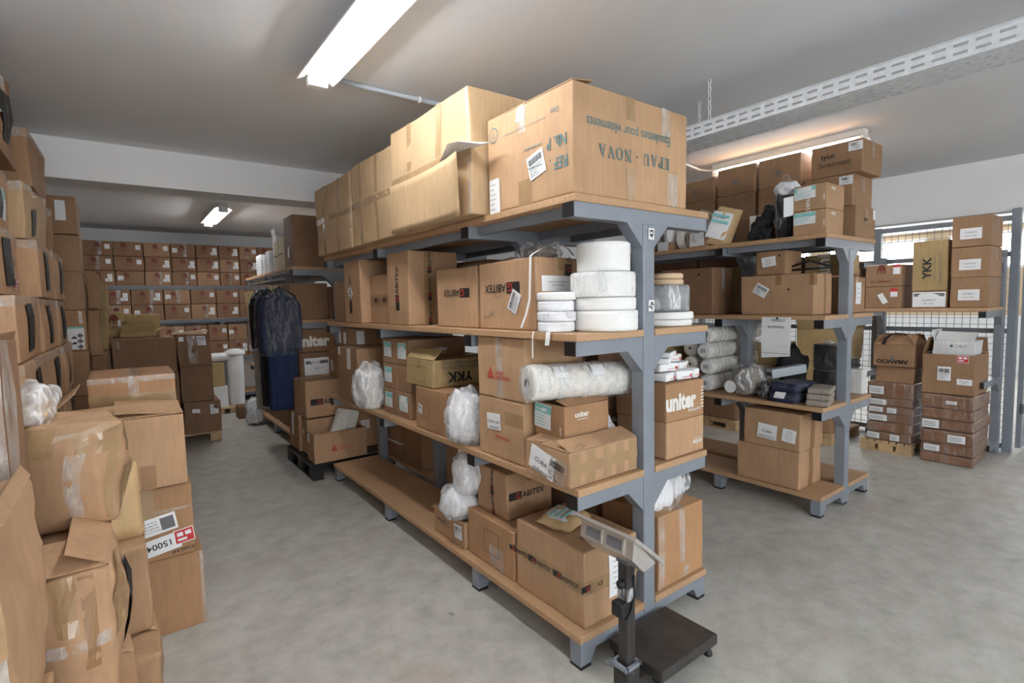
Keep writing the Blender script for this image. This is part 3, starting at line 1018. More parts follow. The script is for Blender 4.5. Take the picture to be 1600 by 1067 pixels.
# white tape rolls on the corner of the second shelf
def stack(label, x, y, layers, z, mat='roll', core=.03, cat='tape roll', group=None):
    pass
def one_roll(label, x, y, z0, z1, r, mat='roll', group=None, wrap=False, name='tape_roll', dx=0):
    t = thing(name, label, 'tape roll', (x, y, z0), random.uniform(0, 6), group)
    h = z1-z0-0.001
    V, F = [], []
    pr = [(.03, .004), (.03, h-.004), (.034, h), (r-.006, h), (r, h-.006)]
    m_ = 6
    for i in range(1, m_):
        pr.append((r*(1+.006*math.sin(i*2.3)), h-.006-(h-.012)*i/m_))
    pr += [(r, .006), (r-.006, 0), (.034, 0), (.03, .004)]
    o = mk('winding', lathe(pr, 40), mat, t, None, False)
    o.data.polygons.foreach_set('use_smooth', [True]*len(o.data.polygons))
    mk('core', lathe([(.024, .003), (.029, .003), (.029, h-.003), (.024, h-.003), (.024, .003)], 20), 'rollbeige', t)
    if wrap:
        pw = [(r*.4, h+.004), (r*.9, h+.005), (r+.003, h-.002), (r+.004, h*.5), (r+.003, .012)]
        o = mk('plastic_wrap', lathe(pw, 40), 'film', t, None, True)
    return t
g = 'white rolls piled on the near corner of the second shelf'
RX, RY = 1.792, 1.668
one_roll('wide white tape roll at the bottom of the big pile on the shelf corner', RX, RY, Z2, Z2+.092, .146, group=g)
one_roll('white tape roll second from the bottom of the big pile', RX-.004, RY+.002, Z2+.093, Z2+.150, .142, group=g)
one_roll('plastic-wrapped white tape roll third from the bottom of the big pile', RX-.012, RY+.004, Z2+.151, Z2+.262, .146, group=g, wrap=True)
one_roll('narrow white tape roll on top of the big pile', RX-.008, RY+.004, Z2+.265, Z2+.395, .121, group=g)
g = 'small rolls beside the tan carton'
for k, (za, zb, r_, tx) in enumerate(((0, .046, .084, 'lowest'), (.047, .092, .088, 'second lowest'), (.093, .140, .083, 'second highest'), (.141, .178, .089, 'topmost'))):
    one_roll('small crumpled white roll, '+tx+' in the narrow pile by the tan carton', 1.585+.003*(k % 2), 1.777, Z2+za, Z2+zb, r_, 'cloth_white' if k < 3 else 'roll', g, wrap=(k == 1))
g = 'rolls right of the post on the second shelf'
one_roll('flat white tape roll lying under another right of the post', 2.285, 1.70, Z2, Z2+.032, .128, group=g)
one_roll('flat white tape roll just under the grey wrapped roll', 2.29, 1.70, Z2+.033, Z2+.072, .132, group=g)
one_roll('dark grey film-wrapped roll right of the post', 2.265, 1.70, Z2+.074, Z2+.205, .126, 'rollgrey', g, wrap=True)
one_roll('beige tape roll lower of two on the grey roll', 2.285, 1.70, Z2+.207, Z2+.238, .086, 'rollbeige', g)
one_roll('beige tape roll topmost on the grey roll', 2.285, 1.70, Z2+.239, Z2+.268, .084, 'rollbeige', g)
one_roll('little white roll squeezed between post and flat rolls', 2.095, 1.72, Z2, Z2+.075, .05, group=g)
# straps over the tan cartons
t = thing('cotton_strap', 'white cotton strap hanging down the corner of the tan carton', 'strap', (1.555, 1.91, Z2+.35))
def ribbon(path, w_, parent, mat='roll', wd=(0, 1, 0)):
    V, F = [], []
    for p in path:
        for s_ in (-.5, .5):
            V.append((p[0]+wd[0]*w_*s_, p[1]+wd[1]*w_*s_, p[2]+wd[2]*w_*s_))
    for k in range(len(path)-1):
        F.append((2*k, 2*k+1, 2*k+3, 2*k+2))
    return mk('band', (V, F), mat, parent)
ribbon([(.3, .03, .015), (.25, .02, .05), (.16, .0, .07), (.08, 0, .045), (.01, 0, .012), (-.006, 0, 0), (-.008, .004, -.1), (-.006, .012, -.2), (-.014, .03, -.27), (-.03, .05, -.335)], .016, t)
t = thing('cotton_strap', 'white strap lying along the top of the tan cartons', 'strap', (1.66, 2.35, Z2+.35))
ribbon([(0, .35, .004), (.01, .2, .012), (.03, .05, .012), (.0, -.1, .012), (-.02, -.2, .02)], .05, t, wd=(1, 0, 0))
t = thing('cotton_strap', 'thin white ribbon dangling over the second shelf edge', 'strap', (1.496, 1.83, Z2))
ribbon([(.06, 0, .003), (-.001, 0, .003), (-.008, 0, -.02), (-.006, .004, -.07), (-.009, 0, -.12)], .010, t)
ribbon([(.06, -.1, .003), (-.001, -.1, .003), (-.012, -.11, -.02), (-.014, -.105, -.055)], .03, t)
t = thing('plastic_bag', 'clear crumpled bag on top of the tan cartons behind the strap', 'bag', (1.80, 2.15, Z2+.352))
blob('film_skin', (0, 0, .045), (.09, .16, .06), 'film', t, 3)
blob('contents', (0, 0, .035), (.07, .13, .04), 'greycloth', t, 5)

# ---- third shelf
b = Carton('low tan carton with many tape patches and a handwritten sheet, near shelf corner', (1.475, 1.91), (1.585, 1.885), (Z1, Z1+.155), 'a', bulge=.006, open_=(('-y', -72, .10), ('+y', -86, .12), ('-x', -80, .1)))
for u in (.02, .22, .46, .66, .86):
    b.strip('-y', u, .02+rnd.uniform(0, .1), u+.12, .96, 'tape')
b.strip('-y', 0, .38, 1, .66, 'tape')
b.sheet('-x', .42, .52, .17, .11, script(['CUBA', 'm/letra'], .022), -14)
b.sheet('-x', .74, .40, .11, .11, ship(.11, .11), -14, 'ctape')
t = thing('plastic_bag', 'white plastic bag bulging from the low open carton by the post', 'bag', (1.868, 1.78, Z1+.10))
blob('film_skin', (0, 0, .06), (.05, .085, .095), 'film_white', t, 8, .2)
blob('contents', (0, 0, .055), (.042, .07, .08), 'cloth_white', t, 9, .2)
b = Carton('open tan carton with white logo, holding up the wrapped roll', (1.565, 1.845), (1.705, 1.915), (Z1+.16, Z1+.325), 'b', open_=(('-y', -78, .07), ('+y', -78, .07), ('+x', 8, .012)), bulge=.003)
b.prt('-y', .36, .74, uniter(.026), 0)
b.sheet('-x', .30, .62, .12, .115, teal_label(.12, .115), -4)
b.prt('-x', .86, .30, [T('uniter', 0, 0, .013, 'ink_white', bold=.02)], 90)
t = thing('wrapped_roll', 'white roll in plastic film lying across the open tan carton', 'fabric roll', (1.475, 1.86, Z1+.425))
mt = Matrix.Rotation(math.radians(-13), 4, 'Z') @ Matrix.Rotation(math.radians(1.5), 4, 'Y')
mk('winding', xf(wound_roll(.52, .082, 2, 40, 70, .03), mt), 'yarn', t, None, True)
mk('core', xf(tube([(-.004, 0, 0), (.05, 0, 0)], .022, 16), mt), 'ink_grey', t)
o = mk('film_skin', xf(wound_roll(.55, .089, 7, 40, 40, .05), Matrix.Translation((-.012, 0, 0)) @ mt), 'film', t, None, True)
fv = xf(tube([(.50, 0, 0), (.55, -.004, .01), (.57, -.004, .02), (.59, -.004, .04), (.605, -.002, .055)], [.085, .05, .024, .028, .036], 14), mt)
mk('twisted_end', fv, 'film_white', t, None, True)
for a, dx in ((200, .10), (150, .30)):
    ca = math.radians(a)
    V = [tuple(mt @ Vector((dx+i*.035, -.093*math.cos(ca2), .093*math.sin(ca2)))) for i in (0, 1, 2) for ca2 in [math.radians(20+12*k) for k in range(4)]]
    F = [(i*4+k, i*4+k+1, (i+1)*4+k+1, (i+1)*4+k) for i in range(2) for k in range(3)]
    mk('paper_label', (V, F), 'paper', t)
b = Carton('tan carton with red triangle logo, upper of two behind the wrapped roll', (1.52, 1.90), (1.93, 2.335), (Z1+.312, Z1+.622), 'h', seam='x', tape='tape', drop=.1)
b.prt('-x', .30, .42, triangle_logo(.062))
b.strip('-x', .42, 0, .56, 1.0, 'ctape')
b.sheet('-y', .40, .36, .17, .075, lines(.06, .06, 4, t=.003)+shift(lines(.05, .06, 3, t=.004), .05, 0))
b = Carton('tan carton with a handwritten sheet, lower of two on the third shelf', (1.52, 1.90), (1.945, 2.34), (Z1, Z1+.308), 'h', seam='x', tape=None)
b.sheet('-x', .37, .60, .125, .085, script(['CUBA calan', 'monteriel'], .015), 4)
b.prt('-x', .56, .36, [T('DENNISON', 0, 0, .018, 'ink_red', 'c', .01)], 0)
b.strip('-x', .62, .60, 1.0, .82, 'tape')
def bag(label, loc, rad, seed, inner='cloth_white', skin='film', amp=.12, name='plastic_bag', cat='bag'):
    t = thing(name, label, cat, (loc[0], loc[1], loc[2]))
    z = rad[2]*.74
    if inner:
        blob('contents', (0, 0, z), tuple(r_*.86 for r_ in rad), inner, t, seed+5, amp, 2.6, 4, True, .12)
    blob('film_skin', (0, 0, z), rad, skin, t, seed, amp, 2.0, 4, True, .09)
    return t
t = bag('clear bag of white filling bulging off the third shelf edge', (1.555, 2.535, Z1), (.125, .12, .185), 4, 'cloth_white', 'film_white')
b = Carton('orange-brown carton with square outline under the upside-down lettered one', (1.515, 1.95), (2.69, 3.09), (Z1, Z1+.268), 'b', seam='y', tape='tape')
b.prt('-x', .38, .52, outline(-.055, -.055, .055, .055, .0025))
b.sheet('-x', .18, .48, .065, .06, ship(.065, .06), -10)
b = Carton('yellowish carton with big upside-down black letters and a gaping end', (1.525, 2.0), (2.86, 3.24), (Z1+.272, Z1+.445), 'e', seam='x', tape='tape', lean=(.01, 0))
b.prt('-y', .40, .34, [T('YKK', 0, 0, .062, 'ink', 'c', .03, 1.1)], 180)
b.prt('-y', .42, .68, [T('Little Parts. Big Difference.', 0, 0, .020, 'ink_grey', 'c', .006, 1.0)], 180)
b.prt('-y', .42, .86, [T('Fastening Products Group', 0, 0, .020, 'ink_grey', 'c', .006, 1.0)], 180)
b.prt('-x', .5, .45, outline(-.11, -.05, .09, .05, .002))
b.flap('-x', -50, .09)
# small labelled cartons, two columns of three
for col, (ya, yb, xe) in enumerate(((3.475, 3.72, 1.89), (3.27, 3.47, 1.90))):
    for row in range(3):
        za = Z1+.186*row
        nm = ('left', 'right')[col]+' column '+('bottom', 'middle', 'top')[row]
        b = Carton('small brown carton with teal label, '+nm+' of the six-carton pile', (1.565, xe if not (col and row == 2) else 2.02), (ya, yb), (za, za+.184), 'f', seam='x', tape=None, group='small labelled cartons')
        if (col, row) != (1, 1):
            b.sheet('-x', .5 if col else .42, .56, .135, .11, teal_label(.135, .11))
        if col and row == 2:
            b.prt('-y', .55, .60, uniter(.034, 'ink_white'))
t = thing('bubble_wrap_roll', 'white spools in shiny clear film between two cartons on the third shelf', 'bag', (1.535, 3.87, Z1))
mk('winding', lathe([(.0, .0), (.055, 0), (.06, .02), (.06, .28), (.055, .30), (0, .30)], 24), 'yarn', t, None, True)
blob('film_skin', (-.02, 0, .165), (.13, .125, .21), 'film_white', t, 14, .1, 3, 4, True, .12)
b = Carton('brown carton with two white labels left of the film-wrapped spools', (1.485, 1.86), (4.05, 4.50), (Z1, Z1+.455), 'f', seam='x', tape=None, lean=(.0, 0))
b.sheet('-x', .62, .80, .085, .17, lines(.06, .13, 5, t=.003)).sheet('-x', .12, .92, .06, .065, lines(.04, .04, 3, t=.003))
for k, (za, zb) in enumerate(((0, .31), (.314, .60))):
    b = Carton('brown carton with hanging white slips, '+('lower', 'upper')[k]+' at the far end of third shelf', (1.60, 1.90), (4.53, 4.79), (Z1+za, Z1+zb), 'f', seam='x', tape=None)
    b.sheet('-x', .2, .70, .07, .10).sheet('-x', .7, .70, .07, .10).sheet('-y', .35, .7, .07, .12)
# rear half of the third shelf
for row in range(3):
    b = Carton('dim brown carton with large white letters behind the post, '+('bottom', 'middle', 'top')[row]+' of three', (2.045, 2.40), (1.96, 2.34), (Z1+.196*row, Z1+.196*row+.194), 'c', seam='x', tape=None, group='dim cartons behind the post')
    b.prt('-x', .48, .52, [T('uniter', 0, 0, .085, 'ink_white', 'c', .04, .9)])
    b.prt('-y', .3, .70, [T('helloi', 0, 0, .03, 'ink_white', 'c', .03)])
b = Carton('upper tan carton with huge white lettering right of the post', (2.12, 2.435), (1.575, 1.90), (Z1+.186, Z1+.378), 'b', seam='y', tape=None)
b.prt('-y', .42, .53, [T('uniter', -.012, 0, .084, 'ink_white', 'c', .05, .86)])
b.prt('-y', .72, .23, [T('checkpoint', 0, 0, .018, 'ink_white', 'c', .015)])
for k in range(7):
    b.prt('-y', .95, .24+.09*k, [Rr(-.012, -.003, .012, .003, 'ink_white')])
b.prt('-x', .5, .5, [T('u', 0, 0, .10, 'ink_white', 'c', .05)])
b = Carton('lower tan carton with small upside-down white lettering right of the post', (2.12, 2.435), (1.575, 1.90), (Z1, Z1+.184), 'a', seam='y', tape=None)
b.prt('-y', .80, .28, uniter(.026, 'ink_white'), 180)
b.prt('-x', .6, .14, [T('helloi', 0, 0, .024, 'ink_white', 'c', .02)])
b.prt('-x', .5, .75, [T('u', 0, 0, .08, 'ink_white', 'c', .05)])
for k in range(2):
    b = Carton('dim brown carton behind the white-lettered pair right of the post, '+('lower', 'upper')[k], (2.08, 2.42), (2.42, 2.9), (Z1+.25*k, Z1+.25*k+.248), 'c', seam='x')
pk = [(2.195, 1.66, 0, .10, .10, .04, 10), (2.315, 1.65, 0, .11, .10, .045, -8), (2.37, 1.70, .046, .12, .09, .035, 15), (2.23, 1.68, .046, .14, .09, .04, -5), (2.20, 1.66, .088, .12, .08, .03, 30), (2.22, 1.64, .12, .11, .06, .028, 20), (2.40, 1.64, 0, .05, .09, .05, 4), (2.33, 1.72, .084, .1, .09, .04, 0)]
pn = ('flat at the left', 'flat in the middle', 'lying crosswise at right', 'second layer centre', 'tilted at the left', 'tied on top', 'upright at the right end', 'crumpled at the back')
for (x, y, z, lx, ly, lz, rz), nm in zip(pk, pn):
    t = thing('white_packet', 'small white packet on the white-lettered carton, '+nm, 'packet', (x, y, Z1+.382+z), math.radians(rz), 'white packets right of the post')
    V, F = rbox(lx, ly, lz, .008, 2, None, lambda p: p+noise.noise_vector(p*14+Vector((x*9, y, 0)))*.006)
    mk('packet_body', (V, F), 'paper', t, None, True)
    mk('print', ([(-.02, -ly/2-.004, lz*.3), (.03, -ly/2-.004, lz*.3), (.03, -ly/2-.004, lz*.36), (-.02, -ly/2-.004, lz*.36), (lx*.3, -ly/2-.004, lz*.2), (lx*.4, -ly/2-.004, lz*.2), (lx*.4, -ly/2-.004, lz*.6), (lx*.3, -ly/2-.004, lz*.6)], [(0, 1, 2, 3), (4, 5, 6, 7)]), 'ink_red', t)
bag('small clear bag of white pieces behind the white packets', (2.34, 1.83, Z1+.382), (.09, .07, .13), 31, 'cloth_white', 'film_white')

# ---- bottom shelf
b = Carton('big tan carton banded with logo-printed tape behind the scale', (1.555, 1.90), (1.585, 2.075), (Z0, Z0+.345), 'a', seam='y', tape=None, n=3)
b.strip('-x', 0, .44, 1, .62, 'tape').strip('-y', 0, .44, 1, .62, 'tape')
for u in (-.02, .32, .70):
    b.prt('-x', u+.06, .53, gab(.024), 0)
b.prt('-y', .16, .53, [Rr(-.075, -.0145, -.02, .0145, 'ink')], 0)
b.prt('-y', .16, .53, [T('G', -.036, 0, .022, 'ink_red', 'c', .01)], 0, off=.0042)
b.prt('-y', .27, .53, [T('AB', 0, 0, .022, 'ink', 'c', .01)], 0)
b.prt('-y', .88, .52, [T('ABITE', 0, 0, .022, 'ink', 'c', .01)], 0)
b.sheet('-y', .56, .56, .085, .20, lines(.05, .15, 6, t=.003))
b.prt('top', .42, .22, [T('ABITEX.', 0, 0, .03, 'ink', 'c', .015)], 180)
t = thing('paper_parcel', 'padded kraft envelope with teal label lying on the banded carton', 'parcel', (1.70, 1.865, Z0+.349))
pillow('envelope', .26, .19, .055, 'kraft', t, (0, 0, .028), (.06, .05, .35), 3, .02)
pillow('paper_label', .17, .13, .012, 'paper', t, (-.01, .01, .053), (.06, .03, .35), 3, .004)
for dv in (-.035, .0, .03):
    pillow('label_stripe', .15, .012, .004, 'ink_aqua', t, (-.01-dv*.3, .01+dv, .0605), (.06, .03, .35), 3, .001, 6)
b = Carton('orange-brown carton with square outline left of the banded carton', (1.555, 1.90), (2.095, 2.54), (Z0, Z0+.262), 'b', seam='y', tape=None)
b.prt('-x', .55, .52, outline(-.07, -.065, .07, .065, .0025))
b.strip('-x', .50, .02, .80, .48, 'ctape')
b = Carton('tan carton with black logo set on the orange-brown one', (1.615, 1.93), (2.225, 2.525), (Z0+.266, Z0+.52), 'a', seam='y', tape='tape')
b.prt('-y', .42, .50, gab(.034, False))
b.prt('-x', .56, .74, gab(.022, False), 90)
b.prt('-x', .56, .20, gab(.022, False), 90)
b = Carton('small tan carton with white label beneath the clear bags', (1.54, 1.88), (2.56, 2.93), (Z0, Z0+.165), 'a', seam='y', tape=None, open_=(('-x', 95, .02), ('+x', -70, .1)))
b.sheet('-x', .80, .54, .085, .085, ship(.085, .085))
b.prt('-x', .30, .62, [T('Sensormatic', 0, 0, .018, 'ink', 'c', .01), Rr(-.02, -.02, .10, -.018, 'ink')], 0)
bag('round clear bag of white twine hanging over the small carton', (1.575, 2.66, Z0+.17), (.12, .12, .12), 21, 'cloth_white', 'film_white')
bag('tall clear bag of white twine leaning on the logo carton', (1.585, 2.585, Z0+.335), (.085, .10, .145), 22, 'cloth_white', 'film_white')
t = thing('yarn_spool', 'column of cream yarn cones standing behind the clear bags', 'yarn spool', (1.80, 2.80, Z0+.17))
for k in range(4):
    mk('cone', lathe([(.0, .105*k), (.075, .105*k), (.08, .105*k+.03), (.066, .105*k+.10), (0, .105*k+.10)], 20), 'yarn', t, None, True)
b = Carton('brown carton standing alone at the back of the empty bottom shelf', (2.03, 2.40), (4.05, 4.42), (Z0, Z0+.42), 'f', seam='x')
b = Carton('brown carton tied with white string at the back of bottom shelf', (2.03, 2.40), (4.46, 4.78), (Z0, Z0+.33), 'f', seam='x')
b.strip('-x', 0, .42, 1, .48, 'paper', 'string').strip('-y', 0, .42, 1, .48, 'paper', 'string')
b = Carton('dark small carton stacked on the string-tied one', (2.06, 2.38), (4.48, 4.76), (Z0+.334, Z0+.55), 'g', seam='x')
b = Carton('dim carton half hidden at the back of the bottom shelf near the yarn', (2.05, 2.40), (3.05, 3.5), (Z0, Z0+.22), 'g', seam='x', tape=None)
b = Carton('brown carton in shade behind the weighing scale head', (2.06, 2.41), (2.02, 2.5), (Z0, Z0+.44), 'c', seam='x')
bag('dark plastic-wrapped bundle in shade behind the post', (2.2, 2.25, Z0+.446), (.13, .13, .07), 33, 'black_cloth', 'film')
b = Carton('reddish-brown carton right of the post on the bottom shelf', (2.055, 2.43), (1.575, 1.95), (Z0, Z0+.375), (.47, .265, .135), seam='y', tape='ctape', drop=.28)
b.strip('-y', 0, 0, .12, 1, 'ctape').strip('-y', .55, .02, .66, .18, 'ctape')
t = thing('plastic_bag', 'clear bag of folded white garments on the reddish-brown carton', 'bag', (2.23, 1.72, Z0+.38))
blob('contents', (-.10, -.06, .06), (.055, .05, .10), 'cloth_white', t, 2, .1, 2, 4, True, .08)
blob('contents', (-.01, -.05, .06), (.06, .055, .09), 'cloth_white', t, 5, .1, 2, 4, True, .08)
blob('contents', (.09, .0, .08), (.075, .08, .11), 'cloth_white', t, 8, .1, 2, 4, True, .08)
blob('film_skin', (.0, -.02, .10), (.20, .12, .15), 'film', t, 41, .14, 2.4, 4, True, .1)

# ================================================================== WEIGHING SCALE
t = thing('weighing_scale', 'black platform weighing scale with stainless display head at the rack corner', 'scale', (1.86, 1.40, 0))
mk('platform', bbox(-.20, .20, -.145, .14, .052, .10, .006), 'blackm', t)
mk('under_frame', join(box(-.19, .19, -.12, -.09, .03, .052), box(-.19, .19, .09, .12, .03, .052)), 'blackp', t)
for x in (-.17, .17):
    for y in (-.115, .115):
        mk('foot', lathe([(0, 0), (.018, 0), (.02, .008), (.012, .03), (0, .03)], 14, x, y), 'blackp', t)
mk('pole_bracket', join(box(-.325, -.19, -.075, .0, .022, .06), box(-.325, -.255, -.075, .0, .06, .12)), 'blackm', t)
mk('clamp', join(box(-.332, -.25, -.08, -.068, .12, .136), box(-.332, -.25, -.006, .006, .12, .136), box(-.338, -.325, -.08, .006, .12, .136), box(-.258, -.246, -.08, .006, .12, .136)), 'steel', t)
mk('clamp_lever', tube([(-.29, -.075, .10), (-.35, .02, .125)], .006, 8), 'steel_d', t)
mk('pole', bbox(-.312, -.262, -.062, -.014, .06, .60, .004), 'blackm', t)
o = mk('knob', lathe([(0, 0), (.012, 0), (.018, .006), (.018, .02), (.01, .026), (0, .026)], 10), 'blackp', t)
o.matrix_local = Matrix.Translation((-.312, -.04, .47)) @ Matrix.Rotation(-PI/2, 4, 'Y')
mk('plug', bbox(-.355, -.312, -.07, -.015, .345, .405, .008), 'blackp', t)
mk('cable', tube([(-.33, -.03, .345), (-.32, -.066, .33), (-.29, -.068, .36), (-.27, -.067, .42), (-.275, -.066, .50)], .006, 8), 'blackp', t, None, True)
mk('film_wrap', box(-.314, -.26, -.064, -.012, .40, .45), 'film', t)
# display head: trough along y whose top plate slopes down towards the platform; two framed windows face the aisle
H = Matrix.Translation((-.287, 0.0, .595))
hd = mk('display_head', xf(prism([(-.068, .10), (-.078, .022), (-.01, -.045), (.06, -.03)], -.135, .145, 'y'), H), 'inox', t)
mk('head_lip', xf(prism([(-.086, .108), (-.078, .118), (.090, -.022), (.082, -.034)], -.155, .165, 'y'), H), 'inox', t)
mk('head_bracket', xf(prism([(-.03, -.04), (.03, -.045), (.03, -.01), (-.03, .0)], -.07, -.01, 'y'), H), 'steel_d', t)
for yc in (.072, -.042):
    fr = []
    def pt(y, tt, o):
        return (-.078+.01*tt-o*.99, yc+y, .022+.078*tt-o*.12)
    for (ya, yb, ta, tb) in ((-.050, .050, .12, .22), (-.050, .050, .78, .88), (-.050, -.041, .22, .78), (.041, .050, .22, .78)):
        V = [pt(ya, ta, 0), pt(yb, ta, 0), pt(yb, tb, 0), pt(ya, tb, 0), pt(ya, ta, .006), pt(yb, ta, .006), pt(yb, tb, .006), pt(ya, tb, .006)]
        fr.append((V, box(0, 1, 0, 1, 0, 1)[1]))
    mk('window_rim', xf(join(*fr), H), 'inox', hd)
    V = [pt(-.041, .22, .0015), pt(.041, .22, .0015), pt(.041, .78, .0015), pt(-.041, .78, .0015)]
    mk('display_window', xf((V, [(0, 1, 2, 3)]), H), 'ink_grey', hd)

# ================================================================== BLACK PALLET AND ITS LOAD
def pallet(label, x0, x1, y0, y1, h, mat, rz=0):
    t = thing('pallet', label, 'pallet', ((x0+x1)/2, (y0+y1)/2, 0), rz)
    lx, ly = x1-x0, y1-y0
    n = 7
    for k in range(n):
        a = -ly/2+ly*k/n
        mk('deck_board', bbox(-lx/2, lx/2, a+.006, a+ly/n-.006, h-.022, h, .003), mat, t)
    for i in (-1, 0, 1):
        mk('bottom_runner', bbox(i*(lx/2-.05)-.05, i*(lx/2-.05)+.05, -ly/2, ly/2, 0, .018, .003), mat, t)
        mk('stringer', bbox(i*(lx/2-.05)-.048, i*(lx/2-.05)+.048, -ly/2, ly/2, h-.042, h-.0225, .003), mat, t)
        for j in (-1, 0, 1):
            mk('block', bbox(i*(lx/2-.05)-.047, i*(lx/2-.05)+.047, j*(ly/2-.07)-.065, j*(ly/2-.07)+.065, .0185, h-.0425, .004), mat, t)
    return t
pallet('black plastic pallet loaded with cartons past the end of the middle rack', 1.335, 2.15, 4.88, 5.80, .15, 'blackp')
PZ = .153
b = Carton('open tan carton with small red triangle logo and white cones inside', (1.36, 1.86), (4.885, 5.12), (PZ, PZ+.275), 'a', open_=(('-y', 60, .015), ('+y', -5, .1)), n=2)
b.prt('-y', .36, .46, triangle_logo(.06, False)+[T('AVERY', .045, .008, .016, 'ink_red', 'l'), T('DENNISON', .045, -.014, .016, 'ink_red', 'l')])
b.sheet('-x', .35, .80, .06, .09)
for k, (x, y, tilt, h) in enumerate(((1.56, 4.98, .36, .36), (1.69, 5.03, .28, .32))):
    t = thing('thread_cone', ('white thread cone leaning out of the open carton, front one', 'white thread cone behind the other in the open carton')[k], 'thread cone', (x, y, PZ+.12))
    o = mk('winding', lathe([(0, 0), (.062, 0), (.070, .01), (.070, h*.5), (.068, h-.01), (.055, h), (.02, h), (.02, h-.02), (0, h-.02)], 28), 'yarn', t, None, True)
    o.rotation_euler = (0, tilt, 0)
b = Carton('tan carton on the black pallet behind the open one', (1.40, 1.86), (5.14, 5.42), (PZ, PZ+.36), 'a', seam='y', tape=None)
b.sheet('-x', .2, .6, .05, .05)
b = Carton('tan carton with a hanging paper at the far end of black pallet', (1.37, 1.83), (5.44, 5.78), (PZ, PZ+.37), 'f', seam='y', tape=None)
b.sheet('-x', .45, .70, .07, .24, (), -4)
b = Carton('tan carton with black logo stacked second on the black pallet', (1.385, 1.80), (5.18, 5.62), (PZ+.375, PZ+.735), 'a', seam='x', tape='tape')
b.prt('-y', .50, .42, gab(.046, False))
b = Carton('small carton with white label beside the far end of middle rack', (1.87, 2.14), (5.16, 5.5), (PZ, PZ+.40), 'a', seam='x')
b.sheet('-y', .3, .6, .09, .09, lines(.06, .06, 3, t=.003))
b = Carton('small tan carton with gaping flaps above the others on black pallet', (1.70, 1.96), (5.14, 5.44), (PZ+.74, PZ+1.0), 'a', open_=(('-x', -60, .08), ('+x', -65, .1), ('+y', -40, .08)))
b.sheet('-x', .4, .45, .10, .12, lines(.07, .08, 4, t=.003))

# ---- rack behind the garments
b = Carton('brown carton with huge pale letters on the rack beyond, upper one', (1.53, 1.92), (5.88, 6.25), (Z1+.305, Z1+.555), 'c', seam='x', tape=None)
b.prt('-y', .50, .5, [T('uniter', -.05, 0, .115, 'ink_white', 'c', .05, .95)])
b = Carton('brown carton bearing a big white notice on the rack beyond', (1.53, 1.92), (5.88, 6.25), (Z1, Z1+.30), 'c', seam='x', tape='ctape')
b.sheet('-y', .46, .48, .27, .19, [Rr(-.12, .03, .12, .065, 'ink_grey'), T('NAUGAMETE', 0, .047, .018, 'ink'), T('BELAMORA', .02, -.02, .014, 'ink_grey')])
for k in range(2):
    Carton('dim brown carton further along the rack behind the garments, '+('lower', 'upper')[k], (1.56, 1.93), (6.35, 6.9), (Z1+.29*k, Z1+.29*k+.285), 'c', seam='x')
b = Carton('wide brown carton behind the hanging garments on the rack beyond', (1.46, 1.86), (5.88, 6.35), (Z2, Z2+.395), 'c', seam='x', tape='ctape')
b = Carton('brown carton right of the wide one on the rack beyond', (1.87, 2.2), (5.90, 6.3), (Z2, Z2+.36), 'c', seam='x', tape='ctape', drop=.2)
b = Carton('pale carton hidden mostly by hanging garments', (1.48, 1.9), (6.45, 6.95), (Z2, Z2+.40), 'e', seam='x')
b = Carton('pale leaning carton left of the hanging garments', (1.44, 1.8), (7.5, 8.1), (Z2, Z2+.36), 'e', seam='x', lean=(-.03, 0))
b = Carton('tall brown carton on top of the rack beyond the garments', (1.535, 2.1), (5.92, 6.30), (Z3, Z3+.555), 'c', seam='y', tape='ctape', drop=.2)
b.sheet('-x', .5, .3, .07, .12)
b = Carton('tall cream carton on the rack top beside white boxes, near one', (1.52, 1.75), (6.33, 6.52), (Z3, Z3+.36), (.66, .60, .42), seam='x', tape=None)
b.strip('-x', .0, .45, 1, .5, 'tape')
b = Carton('tall cream carton on the rack top beside white boxes, far one', (1.52, 1.75), (6.54, 6.72), (Z3, Z3+.34), (.66, .60, .42), seam='x', tape=None)
b.strip('-x', .0, .45, 1, .5, 'tape')
b = Carton('white box with open lid on the rack top behind cream cartons', (1.56, 1.8), (6.76, 6.96), (Z3, Z3+.44), (.8, .8, .8), open_=(('-x', 10, .07), ('+x', 20, .08)))
b.prt('-x', .5, .75, [Rr(-.04, -.02, .04, .02, 'ink_teal')])
for k, (ya, yb, h) in enumerate(((6.99, 7.2, .27), (7.22, 7.40, .24), (7.43, 7.75, .26))):
    b = Carton('white box with dark print on the rack top, '+('nearest', 'middle', 'farthest')[k]+' of three', (1.52, 1.74), (ya, yb), (Z3, Z3+h), (.80, .81, .82), seam='x', tape=None, group='white boxes on the rack top')
    for q in range(4):
        b.prt('-x', .3, .25+.15*q, [Rr(-.02, -.01, .02, .01, 'ink_teal')])

